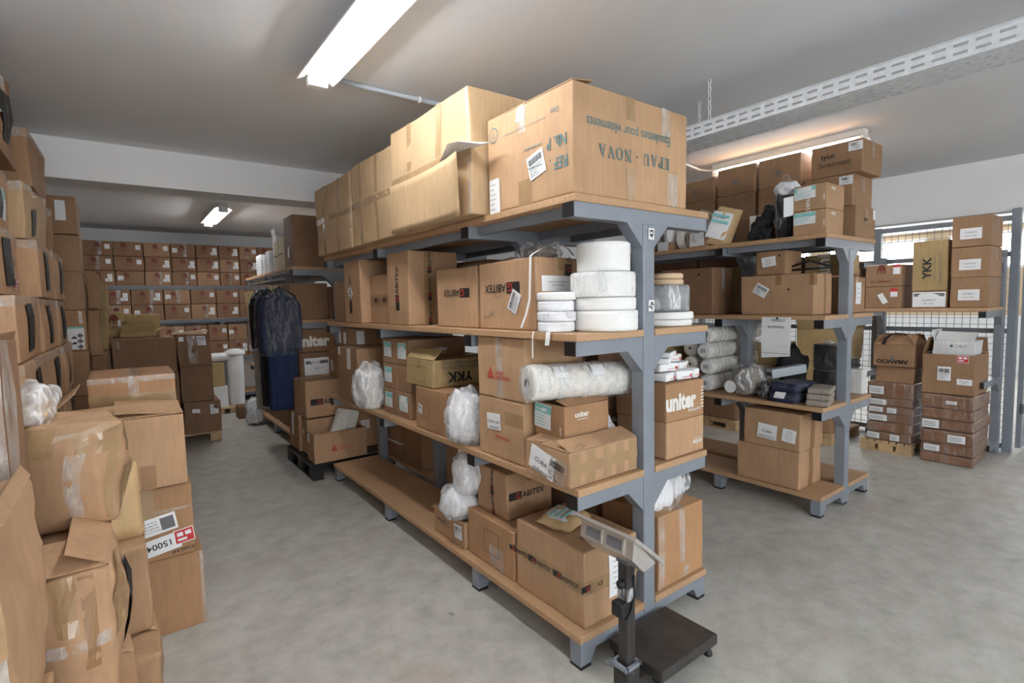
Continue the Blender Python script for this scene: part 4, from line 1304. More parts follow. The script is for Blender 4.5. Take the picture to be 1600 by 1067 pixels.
# ---- garments hanging in front of that rack
def loft(secs, n=28, seed=0, fold=.0, nf=9):
    """secs: (z, cx, cy, rx, ry)"""
    V, F = [], []
    for z, cx, cy, rx, ry in secs:
        for i in range(n):
            a = 2*PI*i/n
            k = 1+fold*math.sin(a*nf+seed+z*2)+fold*.8*noise.noise(Vector((math.cos(a)*2, math.sin(a)*2, z*3+seed)))
            ex = math.copysign(abs(math.cos(a))**.8, math.cos(a))
            ey = math.copysign(abs(math.sin(a))**.8, math.sin(a))
            V.append((cx+rx*ex*k, cy+ry*ey*k, z))
    for s_ in range(len(secs)-1):
        for i in range(n):
            j = (i+1) % n
            F.append((s_*n+i, s_*n+j, (s_+1)*n+j, (s_+1)*n+i))
    F.append(tuple(range(n-1, -1, -1)))
    F.append(tuple((len(secs)-1)*n+i for i in range(n)))
    return V, F
def sub_secs(secs, m=5):
    out = []
    for a, b_ in zip(secs, secs[1:]):
        for k in range(m):
            t = k/m
            out.append(tuple(p+(q-p)*t for p, q in zip(a, b_)))
    out.append(secs[-1])
    return out
def garment(label, x, y, ztop, mat, lower, low_mat, wid, rz, seed, bagmat='film'):
    t = thing('hanging_garment', label, 'garment', (x, y, ztop), math.radians(rz))
    h = .62
    if lower:
        mk('coat_skirt', loft(sub_secs([(-lower, 0, 0, wid*.40, .075), (-.95, 0, 0, wid*.40, .08), (-h+.06, 0, 0, wid*.40, .08)], 6), 40, seed, .06, 8), low_mat, t, None, True)
    mk('jacket', loft(sub_secs([(-h, 0, 0, wid*.42, .085), (-.45, 0, 0, wid*.40, .09), (-.22, 0, 0, wid*.42, .095), (-.10, 0, 0, wid*.40, .08), (-.05, 0, 0, wid*.28, .06), (-.02, 0, 0, wid*.14, .05), (0, 0, 0, wid*.09, .04)], 5), 40, seed, .035, 7), mat, t, None, True)
    for s_ in (-1, 1):
        mk('sleeve', loft(sub_secs([(-h-.02, s_*wid*.46, .0, .045, .055), (-.35, s_*wid*.46, 0, .052, .062), (-.16, s_*wid*.42, 0, .055, .065), (-.07, s_*wid*.36, 0, .03, .05)], 5), 18, seed+s_, .06, 4), mat, t, None, True)
        mk('lapel', ([(s_*.02, -.098, -.05), (s_*.085, -.092, -.09), (s_*.06, -.103, -.22), (s_*.008, -.106, -.34)], [(0, 1, 2, 3)]), mat, t)
    mk('collar', loft([(-.03, 0, 0, wid*.15, .055), (.015, 0, .01, wid*.12, .05), (.018, 0, .01, wid*.10, .04)], 24, 0, 0), mat, t, None, True)
    hk = tube([(-.17, 0, -.06), (0, 0, .03), (.17, 0, -.06)], .007, 8)
    hook = tube([(0, 0, .03), (0, 0, .07)]+[(.02*math.sin(a), 0, .09-.02*math.cos(a)) for a in (0.3, 1, 1.7, 2.4, 3.1, 3.8)], .002, 6)
    mk('hanger', join(hk, hook), 'blackp', t, None, True)
    if bagmat:
        mk('film_cover', loft(sub_secs([(-h-.05, 0, 0, wid*.56, .125), (-.30, 0, 0, wid*.55, .12), (-.12, 0, 0, wid*.50, .105), (-.02, 0, 0, wid*.24, .07), (.03, 0, 0, wid*.06, .03)], 7), 60, seed+4, .05, 13), bagmat, t, None, True)
    return t
garment('navy jacket over a long blue coat in clear film, hanging at the rack end', 1.335, 5.79, 1.785, 'navy', 1.24, 'blue', .36, 8, 1, 'film_thin')
garment('dark film-covered garment hanging behind the navy jacket', 1.30, 6.20, 1.79, 'navy', 1.25, 'black_cloth', .34, 60, 5, 'film_thin')
garment('grey film-wrapped garment farthest along the hanging row', 1.31, 6.62, 1.79, 'black_cloth', 1.35, 'greycloth', .34, 60, 9, 'film')
t = thing('garment_rail', 'thin steel rail carrying the hanging garments', 'rail', (1.31, 6.2, 1.888))
mk('bar', tube([(0, -.75, 0), (0, .75, 0)], .010, 10), 'steel', t, None, True)
for y in (-.2, .7):
    mk('rail_bracket', tube([(0, y, 0), (0, y, .06), (.2, y, .11)], .008, 8), 'steel', t)

# ================================================================== BACK WALL RACK
t = thing('storage_shelving', 'long dark shelving across the back wall full of brown cartons', 'shelving', (0.9, 10.35, 0))
for z in (2.0, 1.455, .80, .16):
    mk('shelf_board', bbox(-2.1, 2.2, -.33, .33, z-.03, z, .003), 'board', t)
    mk('front_beam', box(-2.1, 2.2, -.335, -.33, z-.06, z-.008), 'steel_d', t)
for x in (-2.1, -.55, .45, 1.3, 2.13):
    for y in (-.32, .26):
        mk('post', box(x, x+.06, y, y+.06, 0, 1.97), 'steel_d', t)
        mk('arm_brace', prism([(x+.06, 1.35), (x+.06, 1.42), (x+.14, 1.42)], y, y+.06, 'y'), 'steel_d', t)
ordn = ('first', 'second', 'third', 'fourth', 'fifth', 'sixth', 'seventh', 'eighth', 'ninth', 'tenth', 'eleventh')
def backrow(nm, xs, z, h, yb, grp, every=1):
    for i in range(len(xs)-1):
        lab = 'brown emblem carton, %s from left in %s' % (ordn[i], nm)
        b = Carton(lab, (xs[i]+.006, xs[i+1]-.006), (yb, yb+.5), (z, z+h-.004), rnd.choice(('c', 'c', 'f')), seam='x', tape=None, group=grp, n=1, bulge=.003)
        v = rnd.random()
        b.prt('-y', rnd.choice((.45, .52, .35)), .50, gill(.085))
        b.prt('-y', .5, .14, [Rr(-.14, -.002, .14, .002, 'ink_dred')])
        if v < .75:
            b.sheet('-y', .84, .62, .06, .07, lines(.04, .05, 2, t=.004))
            if v < .35:
                b.sheet('-y', .80, .36, .09, .045, lines(.06, .03, 2, t=.004))
        else:
            b.sheet('-y', .16, .5, .07, .07, lines(.05, .04, 2, t=.004))
        if rnd.random() < .5:
            u = rnd.uniform(.4, .6)
            b.strip('-y', u, .05, u+.14, 1.0, 'ctape')
X0 = [-.75, -.40, -.02, .355, .715, 1.06, 1.395, 1.70, 1.99, 2.32, 2.68]
for r_ in range(3):
    backrow('%s row of top back shelf' % ('bottom', 'middle', 'top')[r_], [x+rnd.uniform(-.008, .008) for x in X0], 2.003+.224*r_, .222, 10.02, 'cartons on the top back shelf')
X1 = [-.62, -.24, .155, .575, .945, 1.315, 1.66, 2.0, 2.4]
for r_ in range(2):
    backrow('%s row of middle back shelf' % ('bottom', 'top')[r_], X1, 1.458+.243*r_, .24, 10.02, 'cartons on the middle back shelf')
X2 = [-.45, .15, .50, .84, 1.165, 1.46, 1.76, 2.1]
for r_ in range(2):
    backrow('%s row of lower back shelf' % ('bottom', 'top')[r_], X2, .803+.275*r_, .272, 10.02, 'cartons on the lower back shelf')

# clutter near the far end of the aisle
t = thing('waste_drum', 'pale grey plastic drum with lid at the far end of aisle', 'drum', (1.42, 9.25, 0))
mk('drum_body', lathe([(0, 0), (.10, 0), (.11, .02), (.125, .85), (.125, .88), (0, .88)], 28), 'wall', t, None, True)
mk('lid', lathe([(0, .88), (.15, .88), (.155, .90), (.15, .93), (.08, .97), (0, .98)], 28), 'wall', t, None, True)
t = thing('duct_pipe', 'silver flexible duct joined to the pale drum', 'duct', (1.08, 9.22, .86))
mk('duct', xf(wound_roll(.30, .07, 3, 20, 20, .06), Matrix.Identity(4)), 'galv', t, None, True)
b = Carton('yellowish box standing under the silver duct', (1.0, 1.24), (9.05, 9.35), (.42, .78), 'e', seam='x', tape=None)
b.sheet('-y', .1, .7, .06, .2)
b = Carton('white box on a pallet under the yellowish box', (.98, 1.27), (9.03, 9.37), (.10, .416), (.78, .78, .78), seam='x', tape=None)
pallet('small worn pallet under the white box at the far aisle end', .9, 1.5, 9.0, 9.6, .095, 'pallet') if False else None
t = thing('pallet', 'low wooden pallet under the white box at the far aisle end', 'pallet', (1.14, 9.22, 0))
for y in (-.2, 0, .2):
    mk('deck_board', box(-.2, .22, y-.06, y+.06, .08, .098), 'pallet', t)
for x in (-.15, .02, .18):
    mk('block', box(x-.04, x+.04, -.22, .22, 0, .079), 'pallet', t)
b = Carton('dark small carton beside the pale drum by the garments', (1.30, 1.47), (8.4, 8.65), (0, .18), 'c', seam='x', tape=None)
b = Carton('olive small box on a rack ledge next to the pale drum', (1.53, 1.75), (8.10, 8.3), (Z1, Z1+.2), 'e', seam='x', tape=None)
bag('clear bag with red and white packing near the far rack foot', (1.42, 7.9, 0), (.12, .16, .22), 51, 'cloth_white', 'film')
for k in range(4):
    Carton('dim carton on the low rack shelf behind the garments, %s from the near end' % ordn[k], (1.56, 1.93), (6.0+.6*k, 6.5+.6*k), (Z0, Z0+.36), 'c', seam='x')

# ================================================================== PALLET STACK IN THE MIDDLE OF THE AISLE
t = thing('pallet', 'worn wooden pallet under the brown cartons at mid aisle left', 'pallet', (.45, 7.6, 0))
for k in range(5):
    mk('deck_board', bbox(-.55, .48, -.36+.15*k, -.24+.15*k, .098, .118, .003), 'pallet', t)
for x in (-.48, -.05, .41):
    mk('stringer', bbox(x-.06, x+.06, -.35, .36, .078, .0975, .003), 'pallet', t)
    for y in (-.28, .02, .28):
        mk('block', bbox(x-.06, x+.06, y-.07, y+.07, 0, .077, .004), 'pallet', t)
b = Carton('brown carton with two white labels, bottom right on the wooden pallet', (.535, .925), (7.25, 7.85), (.121, .495), 'c', seam='x', tape=None, warp=.012)
b.sheet('-y', .30, .72, .08, .045, [T('uit', 0, 0, .014, 'ink')]).sheet('-y', .80, .74, .085, .11, ship(.085, .11))
b = Carton('plain brown carton, middle right of the pallet stack', (.535, .87), (7.27, 7.82), (.50, .925), 'c', seam='x', tape='ctape', drop=.3, warp=.012)
b = Carton('brown carton tilted on top right of the pallet stack with shipping label', (.53, .865), (7.27, 7.8), (.93, 1.31), 'c', rz=0, seam='x', tape='ctape', lean=(-.03, 0), warp=.014)
b.sheet('-y', .76, .80, .085, .11, ship(.085, .11)).sheet('-y', .15, .85, .05, .05)
b.strip('-y', .3, .1, .6, .95, 'ctape')
t = thing('foam_strip', 'pale foam strip lying on the tilted brown carton', 'foam', (.67, 7.45, 1.328))
mk('strip', xf(bbox(-.19, .19, -.03, .03, -.014, .014, .008), Matrix.Rotation(-.06, 4, 'Y')), 'rollbeige', t)
b = Carton('wide brown carton, upper left of the pallet stack', (-.09, .49), (7.05, 7.7), (.905, 1.30), 'c', seam='x', tape='ctape', drop=.12)
b.strip('-y', .08, .75, .12, .93, 'ctape')
b = Carton('wide brown carton, lower left of the pallet stack', (-.09, .50), (7.05, 7.7), (.50, .90), 'c', seam='x', tape='ctape')
b = Carton('brown carton at the bottom left of the pallet stack', (-.09, .51), (7.26, 7.8), (.121, .495), 'c', seam='x')
b = Carton('brown carton with emblem turned aside, behind the wide carton', (-.24, -.03), (7.6, 8.0), (1.305, 1.60), 'e', rz=18, seam='x', tape=None, n=1)
b.prt('-y', .55, .5, gill(.11))
b.sheet('-y', .85, .5, .05, .09)
b = Carton('open carton with crumpled flaps on the pallet stack', (.0, .32), (7.3, 7.65), (1.306, 1.36), 'e', open_=(('-y', 30, .1), ('+y', -20, .14), ('+x', 60, .12), ('-x', -30, .15)), warp=.01)
b = Carton('yellowish carton lying behind the crumpled flaps', (.0, .40), (7.9, 8.3), (1.22, 1.56), 'e', seam='x', tape='ctape')
Carton('brown carton carrying the turned-aside one behind the stack', (-.3, .42), (7.9, 8.4), (.6, 1.2), 'c', seam='x')
Carton('brown carton on the floor behind the pallet stack', (-.3, .42), (8.0, 8.5), (0, .595), 'c', seam='x')

# ================================================================== TALL STACKS ALONG THE LEFT
def leftbox(label, xe, ya, yb, za, zb, c, wx=.5, logo=True, **k):
    b = Carton(label, (xe-wx, xe), (ya, yb), (za, zb), c, seam='x', warp=k.pop('warp', .010), bulge=k.pop('bulge', .010), tape=k.pop('tape', 'ctape'), **k)
    if logo:
        b.sheet('+x', .45, .5, .17, .24, (), 4, 'ink', 'printed_mark', .003)
        b.prt('+x', .45, .5, [T('ABITEX', 0, 0, .03, 'ink_grey', 'c', 0, .8)], 90, off=.010)
    b.strip('-y', .0, .84, 1, 1.0, 'ctape').strip('+x', .0, .86, 1, 1.0, 'ctape')
    return b
rows = [(.004, .345), (.349, .685), (.689, 1.025), (1.029, 1.365), (1.369, 1.69), (1.694, 2.03)]
nmr = ('floor', 'second', 'third', 'fourth', 'fifth', 'sixth', 'seventh')
xa = (-.42, -.42, -.42, -.36, -.38, -.44, -.40)
xb = (-.36, -.36, -.36, -.35, -.36, -.355, -.38)
for i, (za, zb) in enumerate(rows):
    if True:
        b = leftbox('black-marked tan carton, near column of left wall, %s layer' % nmr[i], xa[i], 3.30, 4.06, za, zb, 'a', .55)
        if i == 5:
            b.sheet('-y', .80, .45, .13, .16, lines(.09, .1, 4, t=.004)).sheet('+x', .70, .20, .10, .06, red_sticker(.1, .06)).sheet('+x', .66, .45, .09, .12, ship(.09, .12), mat='ctape')
    leftbox('black-marked tan carton, middle column of left wall, %s layer' % nmr[i], xb[i], 4.10, 4.80, za, zb, 'a', .5)
    leftbox('black-marked tan carton, far column of left wall, %s layer' % nmr[i], xb[i]+.015, 4.83, 5.55, za, zb, 'a', .5)
b = leftbox('tan carton in shiny film on the near left column, second from the top', -.46, 3.30, 4.0, 2.034, 2.37, 'a', .5)
b.sheet('+x', .7, .4, .1, .16, teal_label(.1, .16))
b = leftbox('film-wrapped carton with white labels at the very top of the left wall', -.40, 3.25, 3.95, 2.375, 2.76, 'c', .55, warp=.03)
b.sheet('-y', .84, .72, .12, .12, ship(.12, .12), 8).sheet('-y', .62, .45, .12, .2, lines(.08, .14, 5, t=.004), 8).sheet('+x', .3, .6, .12, .1)
b = leftbox('tilted pale carton on the middle left column under the top one', -.39, 4.15, 4.78, 2.035, 2.37, 'd', .5, logo=False, rz=-3, warp=.018)
b.sheet('+x', .3, .35, .08, .16, (), 8, 'ink', 'printed_mark', .003)
b = leftbox('tan carton near the ceiling on the middle left column', -.375, 4.35, 5.1, 2.376, 2.72, 'f', .5, logo=False)
b.sheet('-y', .55, .78, .03, .06)
b = leftbox('tan carton topping the far left column below the ceiling beam', -.37, 5.13, 5.27, 2.034, 2.36, 'f', .5, logo=False)
# column C behind
cz = [(.004, .42, 'c'), (.424, .86, 'c'), (.864, 1.26, 'f'), (1.264, 1.62, 'b'), (1.624, 1.955, 'f'), (1.959, 2.275, 'f'), (2.279, 2.60, 'f')]
for i, (za, zb, c) in enumerate(cz):
    b = Carton('brown carton in the column behind the left wall, %s from the floor' % ordn[i], (-.80, -.245), (5.95, 6.4), (za, zb), c, seam='x', tape=None, warp=.006)
    if i == 3:
        b.sheet('-y', .84, .32, .15, .20, [Rr(-.075, .085, .075, .1, 'ink_aqua')]+[Pl([(.02, -.08+.05*q), (.045, -.055+.05*q), (.07, -.08+.05*q), (.045, -.10+.05*q)], 'ink_grey') for q in range(3)]+[Pl([(-.02, -.055+.05*q), (.005, -.03+.05*q), (.03, -.055+.05*q)], 'ink') for q in range(2)])
        b.prt('-y', .93, .84, [T('uniter', 0, 0, .035, 'ink_white', 'c', .03)], 90)
    if i == 6:
        b.sheet('-y', .80, .62, .07, .17)
b = Carton('torn open carton with grey inside hanging from the left column', (-.235, -.15), (6.2, 6.6), (1.20, 1.62), 'f', open_=(('+x', 100, .12), ('-y', 80, .1), ('+y', 0, .1)), warp=.012)
Carton('brown carton supporting the torn open one', (-.235, -.12), (6.2, 6.7), (.80, 1.196), 'c', seam='x', tape=None)
Carton('brown carton low behind the left stacks', (-.235, -.10), (6.2, 6.7), (.36, .796), 'c', seam='x', tape=None)
Carton('brown carton on the floor behind the left stacks', (-.235, -.10), (6.2, 6.7), (0, .356), 'c', seam='x', tape=None)
b = Carton('tall narrow brown carton rising behind the left column', (-.235, -.14), (6.45, 6.8), (1.63, 1.97), 'f', seam='x', tape='ctape', drop=.25)
Carton('slim yellowish carton seen past the left column', (-.30, -.09), (7.05, 7.3), (1.62, 1.90), 'e', seam='x', tape='ctape', drop=.2)
Carton('yellowish carton below the slim one past the left column', (-.40, -.11), (7.05, 7.4), (1.2, 1.616), 'e', seam='x', tape=None)
Carton('brown carton beside the wide carton on the pallet stack', (-.40, -.105), (7.05, 7.6), (.75, 1.196), 'c', seam='x', tape=None)
Carton('brown carton low beside the pallet stack at left', (-.40, -.11), (7.05, 7.6), (0, .746), 'c', seam='x', tape=None)

# ---- low front stack on the left
b = Carton('brown carton on the floor at the front of the left aisle side', (-.32, .265), (3.02, 3.55), (.0, .385), 'b', seam='x', tape=None, bulge=.010)
b.strip('-y', 1-.03, 0, 1.0, 1.0, 'ctape')
b = Carton('brown carton with number label and red sticker, second in the front stack', (-.32, .235), (3.005, 3.5), (.39, .745), 'b', seam='x', tape='tape', drop=.1, bulge=.008)
b.sheet('-y', .70, .50, .19, .085, lines(.07, .06, 4, t=.003, left=True)+[Rr(.03, -.03, .085, .03, 'ink_grey')], 8)
b.sheet('-y', .69, .20, .22, .085, [T('1500488', 0, 0, .032, 'ink', 'c', .01)], 189)
b.sheet('-y', .92, .28, .085, .075, red_sticker(.085, .075), 6)
b.prt('-y', .91, .08, [T('SP4 397CK', 0, 0, .016, 'ink', 'c', .01)], 6)
b.strip('-y', .60, .55, .72, 1.0, 'tape').strip('-y', 0, .66, 1, .70, 'ctape')
b = Carton('open-flapped brown carton, third in the front stack at left', (-.33, .22), (2.99, 3.43), (.75, 1.10), 'h', open_=(('-y', -80, .20), ('+y', -88, .2), ('+x', -84, .27), ('-x', -48, .20)), bulge=.006)
b.strip('-y', .66, 0, .77, .34, 'btape')
b = Carton('flat orange-brown carton with clear tape on top of the front stack', (-.16, .235), (3.52, 4.05), (.95, 1.245), 'b', seam='y', tape='ctape', drop=.3)
b.strip('-y', 0, .90, 1, 1.0, 'ctape').strip('-y', 0, .50, 1, .68, 'tape')
Carton('brown carton under the clear-taped one behind the front stack', (-.2, .23), (3.58, 4.1), (.45, .945), 'c', seam='x', tape=None)
Carton('brown carton on the floor behind the front stack', (-.25, .23), (3.58, 4.1), (0, .445), 'c', seam='x', tape=None)

# bulging carton with clear film (front)
def crushed(label, x, y, z, c, warp, bulge, seed, n=15, **k):
    return Carton(label, x, y, z, c, warp=warp, bulge=bulge, seed=seed, n=n, r=.012, tape=k.pop('tape', None), seam=k.pop('seam', 'x'), **k)
b = crushed('bulging tan carton mended with tape at the front left', (-.235, -.04), (1.97, 2.36), (.965, 1.27), 'a', .022, .030, 11.3, lean=(.01, 0))
b.strip('-y', .05, .68, 1, .98, 'tape').strip('-y', .42, 0, .60, .70, 'ctape').strip('+x', .1, .0, .4, 1, 'tape').strip('-y', .85, .05, .98, .8, 'tape')
t = thing('plastic_bag', 'clear film bunched on the bulging carton at front left', 'bag', (-.225, 2.16, 1.262))
blob('film_skin', (0, 0, .05), (.06, .14, .075), 'film_white', t, 61, .2)
blob('contents', (0, 0, .035), (.045, .11, .05), 'kraft', t, 62, .2)
b = crushed('crumpled tan carton under the bulging one at front left', (-.21, -.06), (1.66, 2.15), (.60, .955), 'a', .020, .022, 23.1)
b.strip('-y', .2, .62, .5, 1, 'tape').strip('-y', .55, .35, .75, .98, 'btape').strip('+x', .0, .5, .25, 1, 'tape').strip('-y', 0, .5, .9, .58, 'ctape')
b.flap('-y', -70, .13).flap('+x', -60, .10)
b.sheet('+x', .55, .4, .09, .24, (), 0, 'ink', 'printed_mark', .004)
b = crushed('crumpled tan carton low at the front left corner', (-.22, -.04), (1.62, 2.15), (.22, .595), 'a', .018, .02, 29.0)
Carton('tan carton on the floor under the crumpled front stack', (-.24, -.04), (1.66, 2.2), (.0, .216), 'a', seam='x', tape=None)
b = crushed('torn tan carton nearest the viewer at the left edge', (-.30, -.185), (1.22, 1.58), (.78, 1.235), 'a', .020, .02, 31.7)
b.strip('-y', .4, .5, 1, .8, 'tape').strip('-y', .7, .1, .98, .5, 'ctape')
b.flap('-y', -55, .06).flap('+x', -30, .03)
V, F = [], []
for i in range(9):
    for j in range(4):
        V.append((-.06+.12*i/8, -.19-.02*j+.012*math.sin(i*2.1+j), .43+.012*j*math.sin(i*1.7)+.02*(j == 3)*math.cos(i*3)))
for i in range(8):
    for j in range(3):
        F.append((i*4+j, i*4+j+1, (i+1)*4+j+1, (i+1)*4+j))
Carton('tan carton beneath the torn one at the left edge', (-.33, -.17), (1.22, 1.57), (.34, .775), 'a', seam='x', tape=None)
Carton('tan carton on the floor at the left edge nearest the viewer', (-.34, -.17), (1.22, 1.57), (.0, .336), 'a', seam='x', tape=None)
b = Carton('narrow open carton standing upright at the left edge', (-.42, -.228), (1.64, 1.88), (1.0, 1.535), 'c', open_=(('-y', 25, .02), ('+x', 12, .02)), warp=.010)
b.strip('+x', 0, 0, .3, 1, 'ctape').strip('-y', .6, .1, 1, .9, 'ctape')
Carton('brown carton under the narrow upright one at the left edge', (-.55, -.255), (1.63, 2.3), (.52, .995), 'c', seam='x', tape=None)
Carton('brown carton on the floor beneath the narrow upright one', (-.58, -.26), (1.63, 2.3), (0, .515), 'c', seam='x', tape=None)
t = thing('paper_sack', 'yellow-brown paper sack with dark print leaning among front cartons', 'sack', (-.075, 2.56, .705))
pillow('sack_body', .20, .30, .10, 'kraft', t, (0, 0, .135), (math.radians(80), 0, math.radians(12)), 7, .03, 14)
V, F, wd = text_poly('SACOS', .02)
mk('print', ([(-.03+x*.022*.55-(y)*.022*.8, -.062+.012*(x*.02), .15+x*.022*.8+y*.022*.55) for x, y in V], F), 'ink', t)
b = crushed('slim crushed tan carton behind the crumpled front stack', (-.14, .03), (2.42, 2.75), (.36, .70), 'a', .012, .012, 41.0, n=5)
b = crushed('torn tan carton with frayed edge at the bottom of the frame', (-.06, .045), (2.25, 2.60), (.0, .350), 'a', .018, .015, 43.0, n=6)

# ================================================================== RIGHT RACK
# ---- top shelf
tz = [Z3, Z3+.245, Z3+.49, Z3+.735]
def tyco(h):
    return [T('tyco', -.05, h*1.55, h*1.1, 'ink', 'c', .025), Rr(-.12, h*.55, .05, h*.62, 'ink_grey'), T('Sensormatic', 0, -.2*h, h*1.15, 'ink', 'c', .0, .82)]
for i in range(3):
    b = Carton('brown carton with black lettering, %s of the corner stack on right rack' % ('bottom', 'middle', 'top')[i], (4.50, 4.88), ((1.63, 1.66, 1.60)[i], (1.98, 2.01, 1.96)[i]), (tz[i], tz[i+1]-.003), 'f', seam='y', tape='ctape', drop=.12, group='corner stack on right rack')
    if i:
        b.prt('-x', .48, .42, tyco(.036))
        b.sheet('-x', .87, .80, .095, .065, barcode(-.03, .005, .01, .02)+lines(.07, .05, 3, t=.004))
    else:
        b.prt('-y', .45, .55, [T('tyco', 0, .02, .03, 'ink', 'c', .03), T('Sensormatic', 0, -.03, .02, 'ink_grey')])
        b.sheet('-y', .9, .8, .05, .08)
def mark(b, u=.5, v=.45):
    b.prt('-x', u, v, [Rr(-.02, .0, .02, .022, 'ink_grey'), Rr(-.026, -.012, .026, -.004, 'ink_grey'), Rr(-.016, -.026, .016, -.016, 'ink_grey')])
for i, (ya, yb) in enumerate(((2.04, 2.39), (2.42, 2.78), (2.82, 3.20))):
    for k in range(3):
        if i == 2 and k == 2:
            z1 = tz[3]-.05
        else:
            z1 = tz[k+1]-.003
        b = Carton('plain brown carton, %s layer, column %s from right rack corner stack' % (('bottom', 'middle', 'top')[k], ('one', 'two', 'three')[i]), (4.50, 4.86), (ya, yb), (tz[k], z1), 'f', seam='y', tape='tape', drop=.08, group='plain cartons on the right rack top')
        mark(b)
        b.strip('-x', .42, .68, .56, 1, 'tape')
for k in range(2):
    b = Carton('brown carton with teal label and white lettering, %s of pair at rack corner' % ('lower', 'upper')[k], (4.02, 4.30), (1.64, 1.87), (Z3+.18*k, Z3+.18*k+.178), 'a' if k else 'a', seam='y', tape=None)
    b.sheet('-x', .36, .70, .15, .085, teal_label(.15, .085), 3 if k else 0)
    b.prt('-y', .35, .85, uniter(.022))
    b.prt('-x', .92, .45, [T('uniter', 0, 0, .014, 'ink_white', 'c', .02)], 90)
    if k:
        b.prt('-x', .45, .22, [T('CHINA', 0, .0, .03, 'ink_white', 'c', .02)], 90)
t = thing('garment_pack', 'tall dark garment pack with white sheet and clear top beside labelled pair', 'bag', (4.12, 1.968, Z3))
pillow('contents', .15, .34, .12, 'black_cloth', t, (0, 0, .17), (math.radians(86), 0, -.4), 2, .02)
blob('filling', (0, .0, .37), (.075, .09, .06), 'cloth_white', t, 71, .2)
blob('film_skin', (0, 0, .24), (.10, .085, .24), 'film_thin', t, 72, .14, 2.2, 4, True, .1)
mk('paper_sheet', ([(-.125, -.04, .15), (-.095, -.10, .16), (-.10, -.10, .30), (-.13, -.04, .29)], [(0, 1, 2, 3)]), 'paper', t)
t = thing('cloth_bundle', 'black cloth bundle slumped on the right rack top', 'cloth', (4.10, 2.15, Z3))
blob('bundle', (0, 0, .07), (.085, .085, .11), 'black_cloth', t, 75, .35, 2.4, 4, True, .12)
blob('sleeve', (.02, -.05, .19), (.07, .05, .08), 'black_cloth', t, 76, .3, 2.4, 3, False, .1)
t = thing('tape_reel', 'white reel standing upright behind the black bundle', 'reel', (4.30, 2.30, Z3+.121))
mk('winding', xf(lathe([(.03, -.05), (.12, -.05), (.12, .05), (.03, .05), (.03, -.05)], 32), Matrix.Rotation(PI/2, 4, 'X') @ Matrix.Rotation(.5, 4, 'Y')), 'roll', t)
t = thing('paper_bag', 'kraft paper bag with teal label propped on the right rack top', 'bag', (4.08, 2.46, Z3))
pillow('bag_body', .20, .33, .08, 'kraft', t, (0, 0, .155), (math.radians(78), .30, math.radians(-70)), 4, .02)
pillow('paper_label', .16, .23, .012, 'paper', t, (-.048, .012, .165), (math.radians(78), .30, math.radians(-70)), 4, .004)
for dz in (-.07, -.02, .03, .075):
    pillow('label_stripe', .14, .022, .004, 'ink_aqua', t, (-.056-dz*.02, .014-dz*.30, .165+dz), (math.radians(78), .30, math.radians(-70)), 4, .001, 5)
t = thing('plastic_bag', 'clear peaked bag over a small carton with white note', 'bag', (4.08, 2.66, Z3))
mk('carton_inside', rbox(.14, .18, .12, .005, 1), 'card', t, C['a'])
mk('paper_note', ([(-.074, .08, .01), (-.078, -.07, .012), (-.078, -.06, .125), (-.074, .07, .12)], [(0, 1, 2, 3)]), 'paper', t)
blob('film_skin', (0, 0, .15), (.10, .12, .17), 'film', t, 81, .12, 2, 4, True, .08)
t = thing('tape_reel', 'grey open reel lying behind the white-noted bag', 'reel', (4.13, 2.86, Z3+.10))
mk('winding', xf(lathe([(.06, -.03), (.10, -.03), (.10, .03), (.06, .03), (.06, -.03)], 28), Matrix.Rotation(PI/2, 4, 'X')), 'roll', t)
b = Carton('small open carton with white paper among clutter on right rack', (4.0, 4.16), (2.93, 3.06), (Z3, Z3+.075), 'f', open_=(('+x', 30, .04),))
b.sheet('-x', .4, .4, .12, .10)
t = bag('clear bag of white bobbins above the small open carton', (4.08, 2.995, Z3+.03), (.06, .055, .13), 85, 'cloth_white', 'film')
bag('grey plastic bag bundle next to the small open carton', (4.08, 3.15, Z3), (.09, .08, .13), 86, 'greycloth', 'film')

# ---- second shelf
b = Carton('long tan carton with taped corner and pinned label on right rack', (4.03, 4.33), (1.72, 2.27), (Z2, Z2+.305), 'a', seam='y', tape=None)
b.sheet('-x', .30, .62, .11, .085, ship(.11, .085), -30)
b.prt('-x', .68, .62, [Pl([(.009*math.cos(k*PI/4), .009*math.sin(k*PI/4)) for k in range(8)], 'ink')])
b.strip('-x', .50, .74, .58, 1, 'btape').strip('-x', .95, .72, 1, 1, 'btape').strip('-y', 0, .72, .16, 1, 'btape').strip('-y', .55, 0, .64, 1, 'btape')
b = Carton('small tan carton with white label sitting on the long carton', (4.05, 4.30), (1.93, 2.16), (Z2+.309, Z2+.49), 'f', seam='y', tape=None)
b.sheet('-x', .45, .55, .11, .075, lines(.08, .05, 3, t=.004), 6)
b.prt('-x', .80, .78, [Pl([(.009*math.cos(k*PI/4), .009*math.sin(k*PI/4)) for k in range(8)], 'ink')])
t = thing('coat_hanger', 'black plastic coat hanger lying on the long tan carton', 'hanger', (4.18, 1.80, Z2+.335))
mk('hanger_frame', tube([(-.05, .16, .02), (0, .02, .07), (.06, -.10, .02), (.02, -.14, .012), (-.04, .14, .004)], .009, 8), 'blackp', t, None, True)
mk('hook', tube([(0, .02, .07), (0, .04, .1), (0, .07, .105), (0, .085, .085)], .003, 6), 'blackp', t)
b = Carton('dark brown carton filling the second bay of the right rack', (4.02, 4.34), (2.52, 3.05), (Z2, Z2+.40), 'c', seam='y', tape='ctape', drop=.2)
b.prt('-x', .75, .86, [Pl([(.012*math.cos(k*PI/4), .012*math.sin(k*PI/4)) for k in range(8)], 'ink')])
